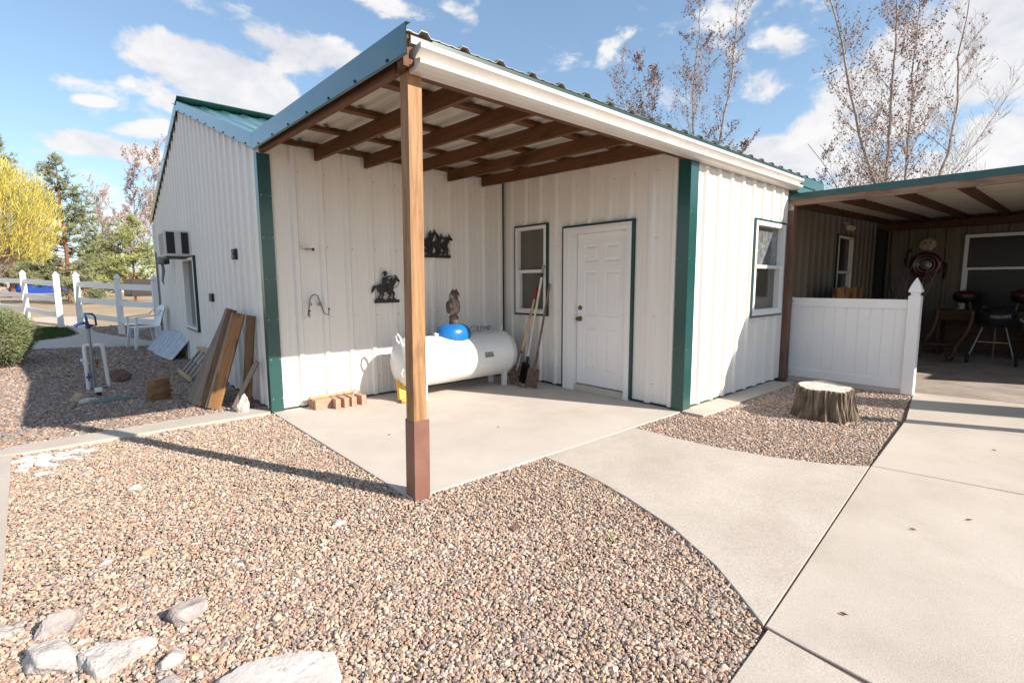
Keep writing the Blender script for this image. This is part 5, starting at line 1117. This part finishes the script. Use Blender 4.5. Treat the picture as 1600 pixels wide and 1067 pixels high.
# conifers: trunk, whorled branches, needle tufts
def conifer(lab,base,h,rad_,lm,seed,dens=1.0,open_=.0,tuft=.34,grp='conifers beyond the fence',tm='trunkp',lean=0):
    rng=random.Random(seed); b=Vector(base); t=thing('pine_tree',lab,'tree',b,group=grp); mb=MB(); L=[]
    mb.tube([b+Vector((0,0,-.2)),b+Vector((.05,0,h*.35)),b+Vector((lean*.5,0,h*.7)),b+Vector((lean,0,h))],[h*.013,h*.011,h*.007,.012],7,0,False)
    nb_=int(h*9*dens)
    for i in range(nb_):
        f=.10+.88*(i/nb_); z=h*f; R=rad_*(1-f)**.75*(.55+.45*min(1,f/.22))*rng.uniform(.65,1.15); a=rng.uniform(0,6.283)
        if rng.random()<open_: continue
        p=b+Vector((lean*f,0,z)); d=Vector((math.cos(a),math.sin(a),rng.uniform(.0,.35)-.15*(1-f))); e=p+d*R; e.z+=R*.18; m_=p.lerp(e,.5)-Vector((0,0,R*.06))
        mb.tube([p,m_,e],[h*.004*(1-f)+.012,.010,.005],3,0,False)
        k=max(3,int(R/.14*1.1))
        for j in range(k):
            s_=.25+.75*(j+rng.random())/k; c=(p.lerp(m_,s_*2) if s_<.5 else m_.lerp(e,s_*2-1))+Vector((rng.gauss(0,.12),rng.gauss(0,.12),rng.gauss(0,.08)))*min(1,R)
            dd=(e-p).normalized()
            for q in range(9):
                n_=(dd*.6+Vector((rng.gauss(0,.7),rng.gauss(0,.7),rng.gauss(.25,.6)))).normalized(); o=n_.orthogonal().normalized()*.022; l_=tuft*rng.uniform(.5,1); L.append([c-o,c+o,c+n_*l_+o*.4,c+n_*l_-o*.4])
    finish_tree(t,mb,L,tm,lm); return t
def gp(x,dep): p=at_(x,470,dep); return (p.x,p.y,H(p.y)-.05)
conifer('tall open pine with an orange brown trunk in the middle beyond the fence',gp(110,31),8.9,3.3,'needle',21,1.7,.06)
conifer('dark pine whose top rises behind the yellow willow',gp(22,44),14.0,4.2,'needle',22,.9,.1,.45)
conifer('dense yellow green conifer beside the gable wall corner',gp(212,33),5.6,3.0,'needle2',23,1.5)
conifer('bushy olive conifer between the pine and the yellow green one',gp(158,36),4.6,3.0,'needle3',24,1.7)
conifer('low olive conifer under the edge of the willow',gp(66,72),6.2,5.2,'needle3',25,1.5,0,.6)
conifer('round olive shrub like conifer left of the fence post behind the gate',gp(20,76),6.6,5.6,'needle3',26,1.4,0,.6)
conifer('low green conifer at the foot of the tall pine',gp(132,29),2.3,1.6,'needle',27,1.7)
# yellow globe willow
rng=random.Random(31); c0=at_(-34,340,23); b=Vector((c0.x,c0.y,H(c0.y)-.05)); t=thing('willow_tree','round bright yellow twigged willow at the left edge beyond the fence','tree',b); mb=MB(); L=[]
mb.tube([b,b+Vector((0,0,1.1))],[.24,.2],8,0,False)
Rw=3.15; cen=Vector((b.x,b.y,c0.z))
for k in range(46):
    a=rng.uniform(0,6.283); u=rng.uniform(-.25,1); s_=math.sqrt(max(0,1-u*u)); e=cen+Vector((math.cos(a)*s_,math.sin(a)*s_,u))*Rw*.72; p=b+Vector((0,0,1.0)); m_=p.lerp(e,.5)+Vector((rng.gauss(0,.15),rng.gauss(0,.15),-.1)); mb.tube([p,m_,e],[.06,.035,.015],4,0,False)
for k in range(19000):
    a=rng.uniform(0,6.283); u=rng.uniform(-.75,1); s_=math.sqrt(max(0,1-u*u)); n_=Vector((math.cos(a)*s_,math.sin(a)*s_,u)); rr=Rw*rng.uniform(.50,.93)*(1+.035*math.sin(a*5+u*4)); p=cen+n_*rr
    g_=(n_*.35+Vector((rng.gauss(0,.3),rng.gauss(0,.3),.75+rng.gauss(0,.2)))).normalized(); ln=rng.uniform(.15,.42); o=g_.cross(Vector((rng.gauss(0,1),rng.gauss(0,1),rng.gauss(0,1)))).normalized()*.011; L.append([p-o,p+o,p+g_*ln+o*.4,p+g_*ln-o*.4])
finish_tree(t,mb,L,'twig','willow')
# distant thin trees with dry pinkish leaves
CF_=dict(CA,ls=.15,bl=2.8,pl=.55,lf=1,rmin=.008,per=2)
def far_aspen(lab,x,ytop,dep,seed):
    t=aspen(lab,[(x,440),(x+2,(440+ytop)/2),(x-1,ytop)],dep,.12,CF_,seed,'far thin trees beyond the conifers')
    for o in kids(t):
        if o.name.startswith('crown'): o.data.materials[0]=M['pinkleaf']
far_aspen('far dry leaved tree with the highest crown left of the gable roof',208,240,46,41)
far_aspen('far dry leaved tree partly behind the gable wall edge',240,228,44,42)
far_aspen('faint far tree between the pine and the yellow green conifer',158,300,52,43)
far_aspen('faint far tree rising left of the highest dry leaved one',186,330,50,44)
# low distant tree line
rng=random.Random(5); L=[]
for k in range(9000):
    a=rng.uniform(-2.2,2.6); D_3=rng.uniform(150,190); x=CP.x+D_3*math.sin(a*.55+.0)*1.0; y=CP.y+D_3*math.cos(a*.55); zt_=(2.2+1.2*math.sin(a*9)+.9*math.sin(a*23+1)); z=.3+abs(rng.gauss(0,1))*zt_*.6; L.append(leafq((x,y,z),1.3,rng,0))
V=np.asarray(L,float).reshape(-1,3); tag(np_mesh('distant_trees',V,np.arange(len(V)).reshape(-1,4),'pinkleaf'),'low hazy line of distant trees along the far field','tree line',kind='stuff')
# clipped juniper bush at the left edge
bc=Vector((-2.80,6.25,H(6.2)+.50)); rng=random.Random(8)
t=thing('juniper_bush','rounded grey green juniper bush at the left edge of the gravel','bush',(bc.x,bc.y,H(6.2))); mb=MB(); L=[]
for k in range(26):
    a=rng.uniform(0,6.283); mb.tube([(bc.x,bc.y,H(6.2)),(bc.x+math.cos(a)*.3,bc.y+math.sin(a)*.3,bc.z-.1),(bc.x+math.cos(a)*.5,bc.y+math.sin(a)*.5,bc.z+rng.uniform(-.1,.3))],[.02,.013,.005],4,0,False)
for k in range(21000):
    a=rng.uniform(0,6.283); u=rng.uniform(-.85,1); s_=math.sqrt(1-u*u); n_=Vector((math.cos(a)*s_,math.sin(a)*s_,u)); lump=1+.06*math.sin(a*4+u*3)+.05*math.sin(a*9+u*7); p=bc+Vector((n_.x*.66,n_.y*.70,n_.z*.52))*lump*rng.uniform(.70,1.0)
    g_=(n_+Vector((rng.gauss(0,.6),rng.gauss(0,.6),rng.gauss(.2,.5)))).normalized(); o=g_.orthogonal().normalized()*.0055; o=Matrix.Rotation(rng.uniform(0,6.28),3,g_)@o; l_=rng.uniform(.03,.07); L.append([p-o,p+o,p+g_*l_+o*.4,p+g_*l_-o*.4])
finish_tree(t,mb,L,'twig','bushl','stem','foliage')
# ================================================================== FAR THINGS
# blue car parked beyond the fence (heading to the right)
p=at_(70,474,46); t=thing('parked_car','blue car parked under the trees beyond the fence','car',(p.x,p.y,.34),rad(-10)); 
cx=[(-2.1,.35),(-2.15,.75),(-2.0,1.0),(-1.4,1.08),(-.9,1.42),(.35,1.46),(1.0,1.05),(1.95,.92),(2.2,.75),(2.2,.35)]
mb=MB(); pr=[(a,b) for a,b in cx][::-1]; mb.prism(pr,(0,-.82,0),(1,0,0),(0,0,1),(0,1,0),1.64); mb.build('body','carb',t)
mb=MB(); mb.prism([(-.85,1.10),(.85,1.10),(.32,1.38),(-.78,1.36)],(0,-.835,0),(1,0,0),(0,0,1),(0,1,0),1.67); mb.build('side_window','glassk',t)
for x in (-1.35,1.4):
    for y in (-.80,.80):
        mb=MB(); mb.lathe([(0,-.11),(.30,-.11),(.33,-.08),(.33,.08),(.30,.11),(0,.11)],(x,y,.33),20,'y'); mb.v=[v for v in mb.v]; w=mb.build('wheel','tyre',t)
# lathe axis y centre fix: prof 'y' maps (r cos, ...) to x,z
p=at_(236,470,27); t=thing('dark_trailer','dark slatted utility trailer behind the last fence bay','trailer',(p.x+.5,p.y,H(p.y)-.02),rad(8))
mb=MB()
for z in (.55,.75,.95,1.15): mb.box(-1.5,1.5,-.75,-.72,z,z+.17); 
mb.build('side_boards','trail',t)
mb=MB(); mb.box(-1.5,1.5,.72,.75,.5,1.35); mb.build('side_panel','trail',t)
mb=MB(); mb.box(-1.5,1.5,-.75,.75,.45,.53); mb.build('deck','trail',t)
for x in (-1.45,1.45):
    mb=MB(); mb.box(x-.04,x+.04,-.77,-.755,.45,1.4); mb.build('stake','trail',t)
for y in (-.82,.82):
    mb=MB(); mb.lathe([(0,-.1),(.28,-.1),(.33,-.07),(.33,.07),(.28,.1),(0,.1)],(.2,y,.33),20,'y'); mb.build('wheel','tyre',t)
p=at_(150,466,70)
for k,(x,w_,lab) in enumerate(((118,5,'pale low concrete block left along the far field edge'),(160,7,'pale low concrete block middle of the far field edge'),(205,5,'pale low concrete block right along the far field edge'))):
    q=at_(x,466,62+k*3); mb=MB(); mb.box(-w_/4,w_/4,-.3,.3,0,.45,bev=.05); o=mb.build('concrete_block','farb'); o.location=(q.x,q.y,.35); tag(o,lab,'block')
# small twigs and leaves fallen on the concrete
rng=random.Random(77)
for k,(x,y,lab) in enumerate([(1.95,-5.45,'curled brown leaf on the driveway near the long joint'),(2.35,-5.65,'small reddish leaf on the driveway'),(.78,-5.42,'tiny brown pebble like seed near the joint corner'),(4.2,-5.6,'dry leaf far out on the driveway slab'),(1.5,-2.2,'small dark chip on the porch slab left of centre'),(.55,-1.7,'small dark chip on the porch slab near the post')]):
    mb=MB(); s_=.011; a=rng.uniform(0,6.28); q=[(math.cos(a+i*1.05)*s_*(1.6 if i%3==0 else .55),math.sin(a+i*1.05)*s_*(1.6 if i%3==0 else .55),.003+.005*(i%2)) for i in range(6)]; mb.add(q+[(u,v,w+.0015) for u,v,w in q],[(5,4,3,2,1,0),(6,7,8,9,10,11)]+[(i,(i+1)%6,6+(i+1)%6,6+i) for i in range(6)]); o=mb.build('fallen_leaf','dirt'); o.location=(x,y,.0); tag(o,lab,'leaf','fallen bits on the concrete')
# a few dry weeds and pine litter on the gravel
rng=random.Random(9)
for k,(x,y,lab) in enumerate([(-1.15,-2.25,'tiny green weed tuft on the left gravel'),(.55,-4.35,'small dry grass tuft in the front gravel near the curved walk'),(-2.02,5.2,'low green weed in the shaded gravel near the juniper bush'),(3.9,-4.75,'tiny dry weed near the curved edge of the stump bed')]):
    mb=MB()
    for q in range(22):
        a=rng.uniform(0,6.28); r=rng.uniform(0,.03); l_=rng.uniform(.02,.05); p=Vector((math.cos(a)*r,math.sin(a)*r,0)); d=Vector((math.cos(a)*.7,math.sin(a)*.7,.8)); o_=Vector((-math.sin(a),math.cos(a),0))*.003; mb.add([p-o_,p+o_,p+d*l_],[(0,1,2)])
    o=mb.build('weed_tuft','needle2'); o.location=(x,y,H(y)-.012); tag(o,lab,'weed')
